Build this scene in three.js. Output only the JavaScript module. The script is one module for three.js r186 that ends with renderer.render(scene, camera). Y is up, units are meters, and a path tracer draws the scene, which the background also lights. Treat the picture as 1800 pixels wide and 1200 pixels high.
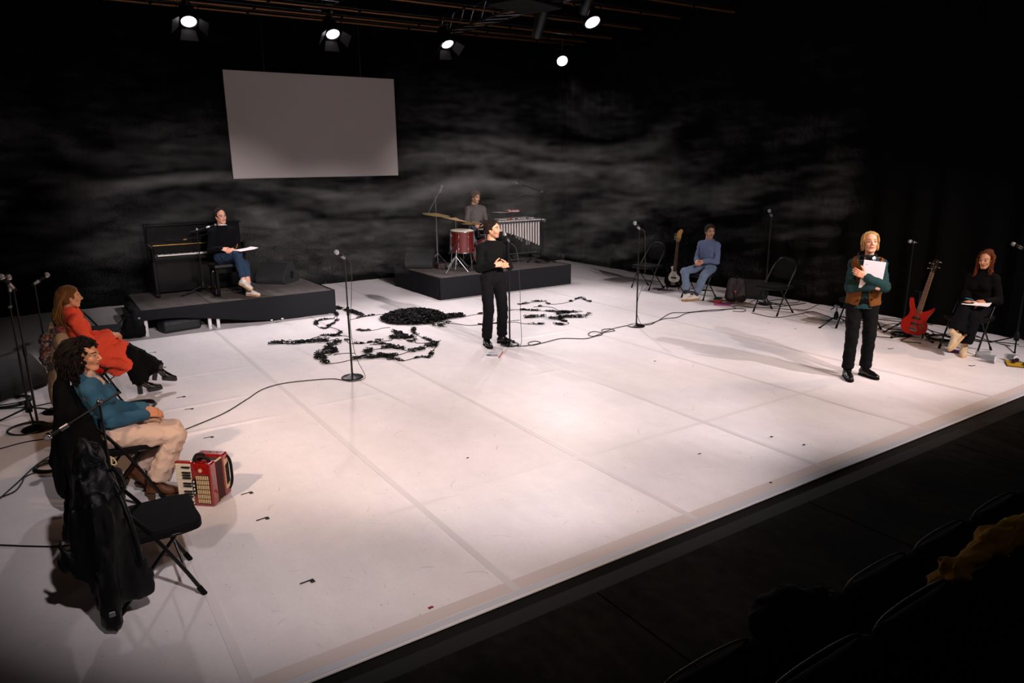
import * as THREE from 'three';
import { RoundedBoxGeometry } from 'three/addons/geometries/RoundedBoxGeometry.js';
import { mergeGeometries } from 'three/addons/utils/BufferGeometryUtils.js';
import { RectAreaLightUniformsLib } from 'three/addons/lights/RectAreaLightUniformsLib.js';
import { createNoise3D } from 'simplex-noise';
RectAreaLightUniformsLib.init();

// ---------- camera, light, exposure ----------
const scene = new THREE.Scene();
scene.background = new THREE.Color(0x000000);
const camera = new THREE.PerspectiveCamera(50.86, 1.5, 0.05, 80);
camera.position.set(0, 2.4243, 0);
camera.rotation.set(-0.245925, -0.580962, -0.01099, 'YXZ');
scene.add(camera);
const renderer = new THREE.WebGLRenderer({ antialias: true });
renderer.toneMapping = THREE.LinearToneMapping;
renderer.toneMappingExposure = 1.0;
renderer.shadowMap.enabled = true;
// every lamp is a fixture built below: [x, y, z, aim x, aim y, aim z, candela, half cone in degrees, penumbra, colour, kind]
const AMBER = 0xffc69c, WARM = 0xfff0f1, SIDE = 0xffd4b4, COOL = 0xfff3f5;
const LAMPS = [
  // back row, in view
  [2.42, 4.55, -12.6, 2.2, 0, -9.2, 42, 38, 0.7, COOL, 'fresnel'],
  [4.70, 4.55, -12.6, 4.7, 0, -9.2, 38, 38, 0.7, COOL, 'fresnel'],
  [6.91, 4.55, -12.6, 7.2, 0, -9.6, 30, 38, 0.7, COOL, 'fresnel'],
  [10.2, 4.55, -13.4, 7.6, 0, -7.6, 64, 28, 0.7, COOL, 'profile'],
  [7.66, 4.50, -9.3, 7.4, 0, -6.0, 8, 36, 0.7, COOL, 'profile'],
  // front of house, over the first seats
  [0.9, 5.0, 0.9, 1.9, 0, -6.4, 74, 22, 0.35, WARM, 'front'],
  [3.4, 5.0, 0.9, 3.9, 0, -6.6, 102, 22, 0.3, WARM, 'front'],
  [6.2, 5.0, 0.9, 6.3, 0, -6.6, 84, 22, 0.3, WARM, 'front'],
  [8.6, 5.0, 0.9, 9.0, 0, -6.2, 112, 22, 0.35, WARM, 'front'],
  [2.2, 5.0, 0.9, 2.6, 1.1, -12.0, 330, 10, 0.6, WARM, 'front'],
  [7.4, 5.0, 0.9, 8.3, 1.3, -12.3, 380, 12, 0.6, WARM, 'front'],
  [4.8, 5.0, 0.9, 4.9, 0.3, -12.7, 560, 10, 0.8, WARM, 'front'],
  [2.6, 5.0, 0.9, 2.6, 0, -4.7, 26, 22, 0.6, SIDE, 'front'],  // added lamp, out of view: warms the front strip of the floor
  [6.9, 5.0, 0.9, 7.6, 0, -4.7, 36, 22, 0.6, SIDE, 'front'],  // its added partner for the right part of that strip
  // two side lamps
  [13.0, 4.8, -2.6, 6.8, 0, -5.4, 38, 22, 0.5, SIDE, 'side'],
  [-3.0, 4.8, -2.9, 3.5, 0, -6.6, 78, 19, 0.5, SIDE, 'side'],
  // crossed front lamps for the two rows of chairs
  [9.6, 5.0, 0.9, 0.5, 0.8, -7.2, 140, 10, 0.7, AMBER, 'cross'],
  [0.2, 5.0, 0.9, 9.6, 0.7, -5.6, 110, 11, 0.8, AMBER, 'cross'],
];

// ---------- helpers ----------
let seedState = 7;
const rnd = () => { seedState = (seedState + 0x6d2b79f5) | 0; let t = Math.imul(seedState ^ (seedState >>> 15), 1 | seedState); t = (t + Math.imul(t ^ (t >>> 7), 61 | t)) ^ t; return ((t ^ (t >>> 14)) >>> 0) / 4294967296; };
const rr = (a, b) => a + (b - a) * rnd();
const noise3 = createNoise3D(rnd);
const V = (x, y, z) => new THREE.Vector3(x, y, z);
const clamp = THREE.MathUtils.clamp, sstep = THREE.MathUtils.smoothstep;
const names = new Map();
const numbered = (n) => { const k = names.get(n) ?? 0; names.set(n, k + 1); return k ? n + '_' + String(k).padStart(3, '0') : n; };
function shade(o) { o.castShadow = true; o.receiveShadow = true; return o; }
function tag(o, label, category, group, kind) { o.userData.label = label; o.userData.category = category; if (group) o.userData.group = group; if (kind) o.userData.kind = kind; return o; }
function thing(name, label, category, [x, y, z] = [0, 0, 0], turn = 0, group) {
  const o = new THREE.Group(); o.name = numbered(name); o.position.set(x, y, z); o.rotation.y = turn; scene.add(o);
  return tag(o, label, category, group);
}
function norm(g) { // same attributes everywhere so that pieces merge
  for (const k of Object.keys(g.attributes)) if (!['position', 'normal', 'uv', 'color'].includes(k)) g.deleteAttribute(k);
  return g.index ? g.toNonIndexed() : g;
}
function merge(list) {
  list = list.flat(9).map(norm);
  if (list.length === 1) return list[0];
  const col = list.some((g) => g.attributes.color);
  for (const g of list) {
    if (!g.attributes.uv) g.setAttribute('uv', new THREE.BufferAttribute(new Float32Array(g.attributes.position.count * 2), 2));
    if (col && !g.attributes.color) g.setAttribute('color', new THREE.BufferAttribute(new Float32Array(g.attributes.position.count * 3).fill(1), 3));
  }
  return mergeGeometries(list);
}
function obj(name, geos, m, parent = scene) {
  const o = shade(new THREE.Mesh(Array.isArray(geos) ? merge(geos) : geos, m));
  o.name = parent === scene ? numbered(name) : name; parent.add(o); return o;
}
function struct(name, geos, m, parent = scene) { const o = obj(name, geos, m, parent); if (parent === scene) o.userData.kind = 'structure'; return o; }
const mat = (color, roughness = 0.6, o = {}) => new THREE.MeshPhysicalMaterial({ color, roughness, ...o });
const box = (w, h, d, x = 0, y = 0, z = 0) => new THREE.BoxGeometry(w, h, d).translate(x, y, z);
const rbox = (w, h, d, x = 0, y = 0, z = 0, r = 0.01, s = 2) => new RoundedBoxGeometry(w, h, d, s, Math.min(r, w / 2.01, h / 2.01, d / 2.01)).translate(x, y, z);
function rod(a, b, r, r2 = r, seg = 10) {
  const A = V(...a), B = V(...b), d = B.clone().sub(A), L = d.length();
  return new THREE.CylinderGeometry(r2, r, L, seg).translate(0, L / 2, 0).applyQuaternion(new THREE.Quaternion().setFromUnitVectors(V(0, 1, 0), d.normalize())).translate(A.x, A.y, A.z);
}
const curve = (pts, closed = false) => new THREE.CatmullRomCurve3(pts.map((p) => (p.isVector3 ? p : V(...p))), closed, 'centripetal');
const tube = (pts, r, n = pts.length * 6, seg = 7, closed = false) => new THREE.TubeGeometry(curve(pts, closed), n, r, seg, closed);
const lathe = (prof, seg = 28) => new THREE.LatheGeometry(prof.map(([r, y]) => new THREE.Vector2(r, y)), seg);
const ball = (r, x = 0, y = 0, z = 0, a = 16, b = 12) => new THREE.SphereGeometry(r, a, b).translate(x, y, z);
const disc = (r, h, x = 0, y = 0, z = 0, seg = 24) => new THREE.CylinderGeometry(r, r, h, seg).translate(x, y, z);
function extr(pts, depth, bevel = 0, holes = []) {
  const s = new THREE.Shape(pts.map((p) => new THREE.Vector2(...p)));
  for (const h of holes) s.holes.push(new THREE.Path(h.map((p) => new THREE.Vector2(...p))));
  return new THREE.ExtrudeGeometry(s, { depth, bevelEnabled: bevel > 0, bevelSize: bevel, bevelThickness: bevel, bevelSegments: 2, steps: 1, curveSegments: 10 });
}
function spl(pts, n = 60, closed = true) { return new THREE.SplineCurve(pts.map((p) => new THREE.Vector2(...p))).getPoints(n).map((p) => [p.x, p.y]); }
function splc(pts, n = 80) { return new THREE.CatmullRomCurve3(pts.map(([x, y]) => V(x, y, 0)), true, 'centripetal').getPoints(n).slice(0, -1).map((p) => [p.x, p.y]); }
function dataTex(size, fn, srgb = false, rep = true) {
  const d = new Uint8Array(size * size * 4);
  for (let y = 0, i = 0; y < size; y++) for (let x = 0; x < size; x++, i += 4) { const c = fn(x / size, y / size); d[i] = c[0] * 255; d[i + 1] = c[1] * 255; d[i + 2] = c[2] * 255; d[i + 3] = 255; }
  const t = new THREE.DataTexture(d, size, size); t.magFilter = THREE.LinearFilter; t.minFilter = THREE.LinearFilter;
  if (rep) t.wrapS = t.wrapT = THREE.RepeatWrapping; if (srgb) t.colorSpace = THREE.SRGBColorSpace; t.needsUpdate = true; return t;
}
// noise that repeats over 0..1
function tn(u, v, f, seed = 0) { const a = u * Math.PI * 2, b = v * Math.PI * 2, k = f / 6.283; return (noise3(Math.cos(a) * k + seed, Math.sin(a) * k, Math.cos(b) * k * 1.01 + seed) + noise3(Math.sin(b) * k + 31 + seed, Math.cos(a) * k + 7, Math.sin(a) * k)) * 0.5; }
const fabricBump = dataTex(256, (u, v) => { const w = 0.5 + 0.22 * Math.sin(u * 6.283 * 48) * Math.sin(v * 6.283 * 48) + 0.28 * tn(u, v, 40); return [w, w, w]; });
const coarseBump = dataTex(256, (u, v) => { const w = clamp(0.5 + 0.3 * tn(u, v, 14) + 0.2 * tn(u, v, 40, 5), 0, 1); return [w, w, w]; });
const cloth = (color, o = {}) => mat(color, 0.92, { specularIntensity: 0.25, bumpMap: fabricBump, bumpScale: 0.0015, sheen: 0.12, sheenRoughness: 0.6, sheenColor: new THREE.Color(color), ...o });
const M = {
  black: mat(0x070708, 0.6, { specularIntensity: 0.5 }), blackGloss: mat(0x050506, 0.25, { clearcoat: 0.1, clearcoatRoughness: 0.08, specularIntensity: 0.3 }), rubber: mat(0x060606, 0.8, { specularIntensity: 0.3 }), blackMetal: mat(0x0d0d0e, 0.38, { metalness: 0.3 }),
  chrome: mat(0xc9c9cc, 0.18, { metalness: 1 }), steel: mat(0x9d9da0, 0.32, { metalness: 1 }), alu: mat(0xc8c8c8, 0.42, { metalness: 0.7 }), mesh: mat(0x9a9a9c, 0.42, { metalness: 0.8, bumpMap: fabricBump, bumpScale: 0.003 }),
  brass: mat(0xb58a45, 0.3, { metalness: 1 }), cymbal: mat(0xc8aa74, 0.4, { metalness: 0.2 }), paper: mat(0xf1eef2, 0.85), white: mat(0xe8e4dd, 0.5), cable: mat(0x060606, 0.6),
  redLac: mat(0x8e130c, 0.22, { clearcoat: 1, clearcoatRoughness: 0.08 }), drumRed: mat(0x5d120e, 0.28, { clearcoat: 0.8, clearcoatRoughness: 0.12 }),
};
// ---------- implicit surfaces for bodies, cloth and hair ----------
function smin(a, b, k) { const h = Math.max(k - Math.abs(a - b), 0) / k; return Math.min(a, b) - h * h * k * 0.25; }
const smax = (a, b, k) => -smin(-a, -b, k);
class Field {
  constructor(k = 0.03) { this.p = []; this.k = k; this.post = []; this.lo = [1e9, 1e9, 1e9]; this.hi = [-1e9, -1e9, -1e9]; }
  grow(v, r) { for (let i = 0; i < 3; i++) { const c = v.getComponent(i); this.lo[i] = Math.min(this.lo[i], c - r); this.hi[i] = Math.max(this.hi[i], c + r); } }
  // tapered capsule; axis/s squeezes it along that axis
  cap(a, b, ra, rb = ra, axis = null, s = 1, k = this.k) {
    const d = b.clone().sub(a), L2 = Math.max(d.lengthSq(), 1e-9), m = Math.max(ra, rb) * Math.max(s, 1);
    this.grow(a, m); this.grow(b, m);
    this.p.push({ t: 0, ax: a.x, ay: a.y, az: a.z, dx: d.x, dy: d.y, dz: d.z, L2, ra, rb, e: axis ? [axis.x, axis.y, axis.z] : null, s, k, cx: a.x + d.x / 2, cy: a.y + d.y / 2, cz: a.z + d.z / 2, R: Math.sqrt(L2) / 2 + m });
    return this;
  }
  ell(c, r, k = this.k) { const m = Math.max(...r); this.grow(c, m); this.p.push({ t: 1, cx: c.x, cy: c.y, cz: c.z, r, k, R: m }); return this; }
  cut(f) { this.post.push(f); return this; }
  d(x, y, z) {
    let r = 1e3;
    for (const p of this.p) {
      const ex = x - p.cx, ey = y - p.cy, ez = z - p.cz, dc = Math.sqrt(ex * ex + ey * ey + ez * ez) - p.R;
      if (dc > r + p.k) continue;
      let d;
      if (p.t) {
        const [a, b, c] = p.r, k0 = Math.sqrt((ex / a) ** 2 + (ey / b) ** 2 + (ez / c) ** 2), k1 = Math.sqrt((ex / a / a) ** 2 + (ey / b / b) ** 2 + (ez / c / c) ** 2);
        d = k0 < 1e-6 ? -Math.min(a, b, c) : k0 * (k0 - 1) / k1;
      } else {
        let qx = x - p.ax, qy = y - p.ay, qz = z - p.az, t = (qx * p.dx + qy * p.dy + qz * p.dz) / p.L2;
        t = t < 0 ? 0 : t > 1 ? 1 : t; qx -= p.dx * t; qy -= p.dy * t; qz -= p.dz * t;
        if (p.e) { const w = (qx * p.e[0] + qy * p.e[1] + qz * p.e[2]) * (1 / p.s - 1); qx += p.e[0] * w; qy += p.e[1] * w; qz += p.e[2] * w; }
        d = Math.sqrt(qx * qx + qy * qy + qz * qz) - (p.ra + (p.rb - p.ra) * t);
        if (p.e && p.s < 1) d *= (0.5 + 0.5 * p.s);
      }
      r = r > 900 ? d : smin(r, d, p.k);
    }
    for (const f of this.post) r = f(r, x, y, z);
    return r;
  }
}
// dual mesh of the zero level; color(x, y, z) gives vertex colours
function iso(field, cell, color = null, pad = 0.02) {
  const f = (x, y, z) => field.d(x, y, z), lo = field.lo.map((v) => v - pad), n = field.hi.map((v, i) => Math.ceil((v + pad - lo[i]) / cell) + 1), [nx, ny, nz] = n;
  const F = new Float32Array(nx * ny * nz), B = 6, at = (i, j, k) => i + nx * (j + ny * k);
  for (let k = 0; k < nz; k += B) for (let j = 0; j < ny; j += B) for (let i = 0; i < nx; i += B) {
    const d = f(lo[0] + (i + B / 2) * cell, lo[1] + (j + B / 2) * cell, lo[2] + (k + B / 2) * cell), far = Math.abs(d) > cell * B * 1.25 + 0.012;
    for (let c = k; c < Math.min(k + B, nz); c++) for (let b = j; b < Math.min(j + B, ny); b++) for (let a = i; a < Math.min(i + B, nx); a++) F[at(a, b, c)] = far ? d : f(lo[0] + a * cell, lo[1] + b * cell, lo[2] + c * cell);
  }
  const id = new Int32Array(nx * ny * nz).fill(-1), P = [], C = [], I = [];
  const E = [[0, 1], [2, 3], [4, 5], [6, 7], [0, 2], [1, 3], [4, 6], [5, 7], [0, 4], [1, 5], [2, 6], [3, 7]], v = new Float32Array(8);
  for (let k = 0; k < nz - 1; k++) for (let j = 0; j < ny - 1; j++) for (let i = 0; i < nx - 1; i++) {
    let m = 0;
    for (let c = 0; c < 8; c++) { v[c] = F[at(i + (c & 1), j + ((c >> 1) & 1), k + (c >> 2))]; if (v[c] < 0) m |= 1 << c; }
    if (!m || m === 255) continue;
    let x = 0, y = 0, z = 0, w = 0;
    for (const [a, b] of E) if (((m >> a) & 1) !== ((m >> b) & 1)) { const t = v[a] / (v[a] - v[b]); x += (a & 1) + t * ((b & 1) - (a & 1)); y += ((a >> 1) & 1) + t * (((b >> 1) & 1) - ((a >> 1) & 1)); z += (a >> 2) + t * ((b >> 2) - (a >> 2)); w++; }
    id[at(i, j, k)] = P.length / 3;
    const X = lo[0] + (i + x / w) * cell, Y = lo[1] + (j + y / w) * cell, Z = lo[2] + (k + z / w) * cell;
    P.push(X, Y, Z); if (color) C.push(...color(X, Y, Z));
  }
  const quad = (a, b, c, d, flip) => { if (a < 0 || b < 0 || c < 0 || d < 0) return; flip ? I.push(a, b, c, a, c, d) : I.push(a, c, b, a, d, c); };
  for (let k = 1; k < nz - 1; k++) for (let j = 1; j < ny - 1; j++) for (let i = 1; i < nx - 1; i++) {
    const s = F[at(i, j, k)] < 0;
    if (s !== F[at(i + 1, j, k)] < 0) quad(id[at(i, j - 1, k - 1)], id[at(i, j, k - 1)], id[at(i, j, k)], id[at(i, j - 1, k)], s);
    if (s !== F[at(i, j + 1, k)] < 0) quad(id[at(i - 1, j, k - 1)], id[at(i - 1, j, k)], id[at(i, j, k)], id[at(i, j, k - 1)], s);
    if (s !== F[at(i, j, k + 1)] < 0) quad(id[at(i - 1, j - 1, k)], id[at(i, j - 1, k)], id[at(i, j, k)], id[at(i - 1, j, k)], s);
  }
  const g = new THREE.BufferGeometry();
  g.setAttribute('position', new THREE.BufferAttribute(new Float32Array(P), 3));
  if (color) g.setAttribute('color', new THREE.BufferAttribute(new Float32Array(C), 3));
  g.setIndex(I); g.computeVertexNormals();
  const uv = new Float32Array(P.length / 3 * 2);
  for (let q = 0; q < uv.length / 2; q++) { uv[q * 2] = (P[q * 3] + P[q * 3 + 2]) * 9; uv[q * 2 + 1] = (P[q * 3 + 1] + 0.3 * P[q * 3 + 2]) * 9; }
  g.setAttribute('uv', new THREE.BufferAttribute(uv, 2));
  return g;
}
function pleats(pt, r0, amp, dir) { return (r, x, y, z) => { const d = Math.hypot(x - pt.x, y - pt.y, z - pt.z); if (d > r0 || r > 0.04 || r < -0.04) return r; const u = (x - pt.x) * dir.x + (y - pt.y) * dir.y + (z - pt.z) * dir.z; return r + amp * (1 - d / r0) * Math.sin(u * 150 + 5 * noise3(x * 9, y * 9, z * 9)); }; }
function folds(amp, fx = 9, fy = 9, fz = 9, seed = 0) { return (r, x, y, z) => (r > 0.05 || r < -0.05 ? r : r + amp * (noise3(x * fx + seed, y * fy, z * fz) + 0.5 * (1 - 2 * Math.abs(noise3(x * fx * 1.9, y * fy * 1.9 + seed, z * fz * 1.9))))); }

// ---------- people ----------
function ik(a, t, l1, l2, hint) {
  const d = t.clone().sub(a), L = Math.min(d.length(), l1 + l2 - 0.004); d.normalize();
  const x = (L * L + l1 * l1 - l2 * l2) / (2 * L), h = Math.sqrt(Math.max(l1 * l1 - x * x, 0)), n = hint.clone().addScaledVector(d, -hint.dot(d)).normalize();
  return { mid: a.clone().addScaledVector(d, x).addScaledVector(n, h), end: a.clone().addScaledVector(d, L) };
}
function handPrims(F, W, D, N, side, curl, sc = 1) {
  D = D.clone().normalize(); N = N.clone().addScaledVector(D, -N.dot(D)).normalize();
  const T = (side > 0 ? D.clone().cross(N) : N.clone().cross(D)), at = (d, t, n) => W.clone().addScaledVector(D, d * sc).addScaledVector(T, t * sc).addScaledVector(N, n * sc);
  const k = 0.012, kf = 0.005, off = [0.029, 0.01, -0.009, -0.027], len = [0.075, 0.084, 0.078, 0.062];
  F.cap(at(-0.008, 0, 0), at(0.012, 0, 0), 0.025 * sc, 0.024 * sc, N, 0.75, k);
  for (let i = 0; i < 4; i++) {
    let p = at(0.083 - (i === 3 ? 0.008 : 0), off[i], 0);
    F.cap(at(0.008, off[i] * 0.6, 0), p, 0.014 * sc, 0.0115 * sc, null, 1, k);
    let a = 0; const dir0 = D.clone().addScaledVector(T, off[i] * 2);
    [[0.45, 0.95], [0.3, 1.15], [0.25, 0.7]].forEach(([l, c], j) => {
      a += curl * c * (1 + 0.08 * i); const q = dir0.clone().multiplyScalar(Math.cos(a)).addScaledVector(N, -Math.sin(a)).normalize(), e = p.clone().addScaledVector(q, len[i] * l * sc);
      F.cap(p, e, (0.0095 - 0.0006 * j) * sc, (0.0089 - 0.0008 * j) * sc, null, 1, kf); p = e;
    });
  }
  let p = at(0.022, 0.022, -0.004), dir = D.clone().multiplyScalar(0.62).addScaledVector(T, 0.75).addScaledVector(N, -0.25).normalize();
  [0.042, 0.032, 0.026].forEach((l, j) => { const e = p.clone().addScaledVector(dir, l * sc); F.cap(p, e, (0.0125 - 0.0015 * j) * sc, (0.011 - 0.0013 * j) * sc, null, 1, j ? kf : k); p = e; dir = dir.clone().addScaledVector(D, 0.35).addScaledVector(N, -0.25 * curl).normalize(); });
}
function headField(o) {
  const F = new Field(0.02), w = o.female ? 0.95 : 1;
  F.ell(V(0, 0.038, -0.014), [0.073 * w, 0.084, 0.094], 0.03);
  F.ell(V(0, -0.03, 0.022), [0.056 * w, 0.076, 0.066], 0.03);
  F.cap(V(-0.012, -0.094, 0.056), V(0.012, -0.094, 0.056), o.female ? 0.017 : 0.021, undefined, null, 1, 0.022);
  for (const s of [-1, 1]) {
    F.cap(V(s * 0.05 * w, -0.05, 0), V(s * 0.02, -0.092, 0.045), 0.018, 0.014, null, 1, 0.02);
    F.ell(V(s * 0.036 * w, -0.022, 0.06), [0.024, 0.022, 0.02], 0.02);
    F.cap(V(s * 0.013, 0.026, 0.083), V(s * 0.042, 0.022, 0.068), 0.011, 0.009, null, 1, 0.016);
    F.ell(V(s * 0.075 * w, -0.006, -0.008), [0.008, 0.031, 0.018], 0.008);
    F.ell(V(s * 0.011, -0.03, 0.093), [0.008, 0.007, 0.009], 0.008);
  }
  F.cap(V(0, 0.014, 0.086), V(0, -0.024, 0.108), 0.007, 0.0095, null, 1, 0.01);
  F.cap(V(0, -0.06, -0.03), V(0, -0.19, -0.052), o.female ? 0.046 : 0.055, o.female ? 0.046 : 0.056, null, 1, 0.025);
  F.cut((r, x, y, z) => {
    for (const s of [-1, 1]) r = smax(r, -(Math.hypot(x - s * 0.031, (y - 0.006) * 1.35, z - 0.096) - 0.0155), 0.008);
    r = smax(r, -(Math.hypot(y + 0.0575 + 0.06 * x * x, (z - 0.092) * 0.6) - 0.0022), 0.004);
    return r;
  });
  F.cut((r, x, y, z) => {
    for (const s of [-1, 1]) r = Math.min(r, Math.hypot(x - s * 0.031, (y - 0.005) * 1.25, z - 0.0755) - 0.0125);
    r = smin(r, Math.max(Math.hypot((x) * 0.34, (y + 0.053) * 1.2, z - 0.0815) - 0.0072, Math.abs(x) - 0.023), 0.006);
    return smin(r, Math.max(Math.hypot((x) * 0.38, (y + 0.063) * 1.2, z - 0.079) - 0.0078, Math.abs(x) - 0.02), 0.006);
  });
  return F;
}
const C3 = (h) => new THREE.Color(h).toArray();
function headColor(o) {
  const skin = C3(o.skin), lip = C3(o.lip ?? 0xa5554a), brow = C3(o.browColor ?? 0x2c1d14), stub = o.stubble ? C3(o.stubble) : null, mix = (a, b, t) => a.map((v, i) => v + (b[i] - v) * t);
  return (x, y, z) => {
    const ax = Math.abs(x);
    if (z > 0.05) {
      const e = Math.hypot(ax - 0.031, (y - 0.005) * 1.25);
      if (e < 0.0135 && Math.hypot(ax - 0.031, (y - 0.005) * 1.25, z - 0.0755) < 0.0142) { if (y > 0.0095) return brow; return Math.hypot(ax - 0.031, y - 0.004) < 0.0062 ? C3(0x120c08) : C3(0x9a8a80); }
      if (Math.abs(y - 0.03 + (ax - 0.03) * (ax - 0.03) * 3) < 0.0048 && ax > 0.012 && ax < 0.05) return brow;
      if (ax < 0.023 && Math.abs(y + 0.058) < 0.0085 && z > 0.078) return lip;
      if (stub && o.moustache && ax < 0.03 && y < -0.036 && y > -0.05 && z > 0.075) return mix(skin, stub, 0.85);
    }
    if (stub && y < -0.03 && z > -0.01 && y > -0.13 && !(y > -0.036 && ax < 0.02)) return mix(skin, stub, 0.45 * sstep(-y, 0.03, 0.055));
    if (o.cheek && z > 0.05 && Math.hypot(ax - 0.04, y + 0.022) < 0.022) return mix(skin, lip, 0.18);
    return skin;
  };
}
// hair shell on the head, in head axes
function hairField(o, t = 0.014, line = 0.074) {
  const F = new Field(0.022), w = o.female ? 0.95 : 1;
  F.ell(V(0, 0.04, -0.018), [0.074 * w + t, 0.085 + t, 0.094 + t]);
  F.ell(V(0, -0.02, -0.05), [0.06 * w + t, 0.06, 0.055 + t]);
  F.cut((r, x, y, z) => {
    r = smax(r, -Math.max(0.03 + 0.25 * Math.max(0, 0.02 - y) - z, y - line + 1.6 * x * x * 6), 0.012); // face
    if (!o.long) { r = smax(r, -Math.max(y + 0.012, -0.022 - z), 0.01); r = smax(r, -(y + 0.062), 0.012); }
    return r;
  });
  return F;
}
const strandTex = dataTex(256, (u, v) => { const w = clamp(0.5 + 0.35 * Math.sin(u * 6.283 * 30 + 3 * tn(u, v, 6)) + 0.25 * tn(u, v * 0.2, 60), 0, 1); return [w, w, w]; });
const hairMat = (c) => mat(c, 0.62, { bumpMap: strandTex, bumpScale: 0.004, specularIntensity: 0.45 });
function locks(paths, r0, r1, wave, seg = 5) { // paths of hair in head axes as tubes
  return paths.map((p) => { const c = curve(p).getPoints(14).map((q, i) => V(q.x + wave * Math.sin(i * 1.7 + q.z * 90), q.y, q.z + wave * Math.cos(i * 1.5 + q.x * 70))); const g = new THREE.TubeGeometry(curve(c), 26, 1, seg), P = g.attributes.position, cc = curve(c); for (let i = 0; i <= 26; i++) { const m = cc.getPointAt(i / 26), r = (r0 + (r1 - r0) * i / 26) * (i === 26 ? 0.3 : 1); for (let j = 0; j <= seg; j++) { const k = i * (seg + 1) + j; P.setXYZ(k, m.x + (P.getX(k) - m.x) * r, m.y + (P.getY(k) - m.y) * r, m.z + (P.getZ(k) - m.z) * r); } } g.computeVertexNormals(); return g; });
}
function person(o) {
  const s = o.s ?? 1, fem = o.female, g = thing('person', o.label, 'person', o.pos, o.heading), P = V(...o.pelvis), [lf, ls] = o.lean ?? [0, 0];
  const up = V(Math.sin(ls), Math.cos(lf) * Math.cos(ls), Math.sin(lf)).normalize(), tw = o.twist ?? 0, rightV = V(Math.cos(tw), 0, -Math.sin(tw)); // rightV = figure's left (+x)
  const L = rightV.clone().addScaledVector(up, -rightV.dot(up)).normalize(), fwd = L.clone().cross(up).normalize(), hipL = V(1, 0, 0);
  const on = (h, l = 0, f = 0) => P.clone().addScaledVector(up, h * s).addScaledVector(L, l * s).addScaledVector(fwd, f * s);
  const waist = on(0.15), chest = on(0.33, 0, 0.005), neck = on(0.485, 0, -0.012), sw = fem ? 0.14 : 0.163;
  const side = {};
  for (const [k, q] of [['l', 1], ['r', -1]]) {
    const sh = on(0.405, q * sw), hip = P.clone().addScaledVector(hipL, q * 0.088 * s).add(V(0, -0.01, 0));
    const arm = ik(sh, V(...o['wrist_' + k]), 0.285 * s, 0.255 * s, V(...(o['elbow_' + k] ?? [q * 0.4, -1, -0.35])));
    const leg = ik(hip, V(...o['ankle_' + k]), 0.425 * s, 0.42 * s, V(...(o['knee_' + k] ?? [0, 0.2, 1])));
    side[k] = { q, sh, hip, elbow: arm.mid, wrist: arm.end, knee: leg.mid, ankle: leg.end };
  }
  // head placement
  const hq = new THREE.Quaternion().setFromEuler(new THREE.Euler(o.head[1], o.head[0], o.head[2] ?? 0, 'YXZ'));
  const hc = neck.clone().add(V(...(o.headOff ?? [0, 0, 0.02]))).addScaledVector(up, 0.115 * s).add(V(0, 0.043 * s, 0));
  const HM = new THREE.Matrix4().compose(hc, hq, V(s, s, s).multiplyScalar(o.headScale ?? 1));
  // one continuous body
  const R = o.build ?? 1, B = new Field(0.04);
  B.cap(P.clone().addScaledVector(hipL, -0.05 * s), P.clone().addScaledVector(hipL, 0.05 * s), 0.1 * s * R);
  B.cap(P, waist, 0.135 * s * R, 0.118 * s * R, fwd, 0.72); B.cap(waist, chest, 0.118 * s * R, 0.145 * s * R, fwd, 0.7);
  B.cap(side.l.sh, side.r.sh, 0.042 * s, 0.042 * s); B.cap(neck.clone().addScaledVector(up, -0.03), HM.clone().multiply(new THREE.Matrix4().makeTranslation(0, -0.09, -0.035)).elements.slice(12, 15).reduce((v, e, i) => v.setComponent(i, e), V(0, 0, 0)), (fem ? 0.046 : 0.055) * s);
  for (const k of 'lr') { const a = side[k]; B.cap(a.sh, a.elbow, 0.043 * s * R, 0.035 * s * R); B.cap(a.elbow, a.wrist, 0.038 * s * R, 0.025 * s); B.cap(a.hip, a.knee, 0.08 * s * R, 0.052 * s * R); B.cap(a.knee, a.ankle, 0.05 * s * R, 0.036 * s); }
  const sk = C3(o.skin), geos = [iso(B, 0.016, () => sk)];
  const HF = headField({ ...o }); const hg = iso(HF, 0.0042, headColor(o)); hg.applyMatrix4(HM); geos.push(hg);
  const HD = new Field(0.006);
  for (const k of 'lr') { const h = o['hand_' + k], a = side[k]; if (h) handPrims(HD, a.wrist.clone(), V(...h[0]), V(...h[1]), a.q, h[2], s * 0.98); }
  if (HD.p.length) geos.push(iso(HD, 0.0045, () => sk.map((v, i) => v * [1, 0.94, 0.92][i])));
  obj('body', geos.map((q) => norm(q)), mat(0xffffff, 0.55, { vertexColors: true, sheen: 0.1 }), g);
  // clothes
  const t = o.top, T = new Field(0.045), ti = t.fit ?? 0.014;
  T.cap(on(t.hem ?? -0.03), waist, (t.hemR ?? 0.148) * s * R + ti, 0.128 * s * R + ti, fwd, 0.76); T.cap(waist, chest, (fem ? 0.115 : 0.124) * s * R + ti, (fem ? 0.128 : 0.142) * s * R + ti, fwd, 0.74);
  T.cap(side.l.sh, side.r.sh, 0.044 * s + ti * 0.7, undefined, null, 1, 0.05); for (const k of 'lr') T.cap(neck.clone().addScaledVector(up, -0.035 * s), side[k].sh, 0.05 * s + ti * 0.5, 0.046 * s + ti * 0.7, null, 1, 0.04); T.cap(neck.clone().addScaledVector(up, -0.05 * s), neck, 0.085 * s, 0.06 * s, null, 1, 0.05);
  if (fem) for (const q of [-1, 1]) T.ell(on(0.29, q * 0.068, 0.085), [0.055, 0.055, 0.05], 0.04);
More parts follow.
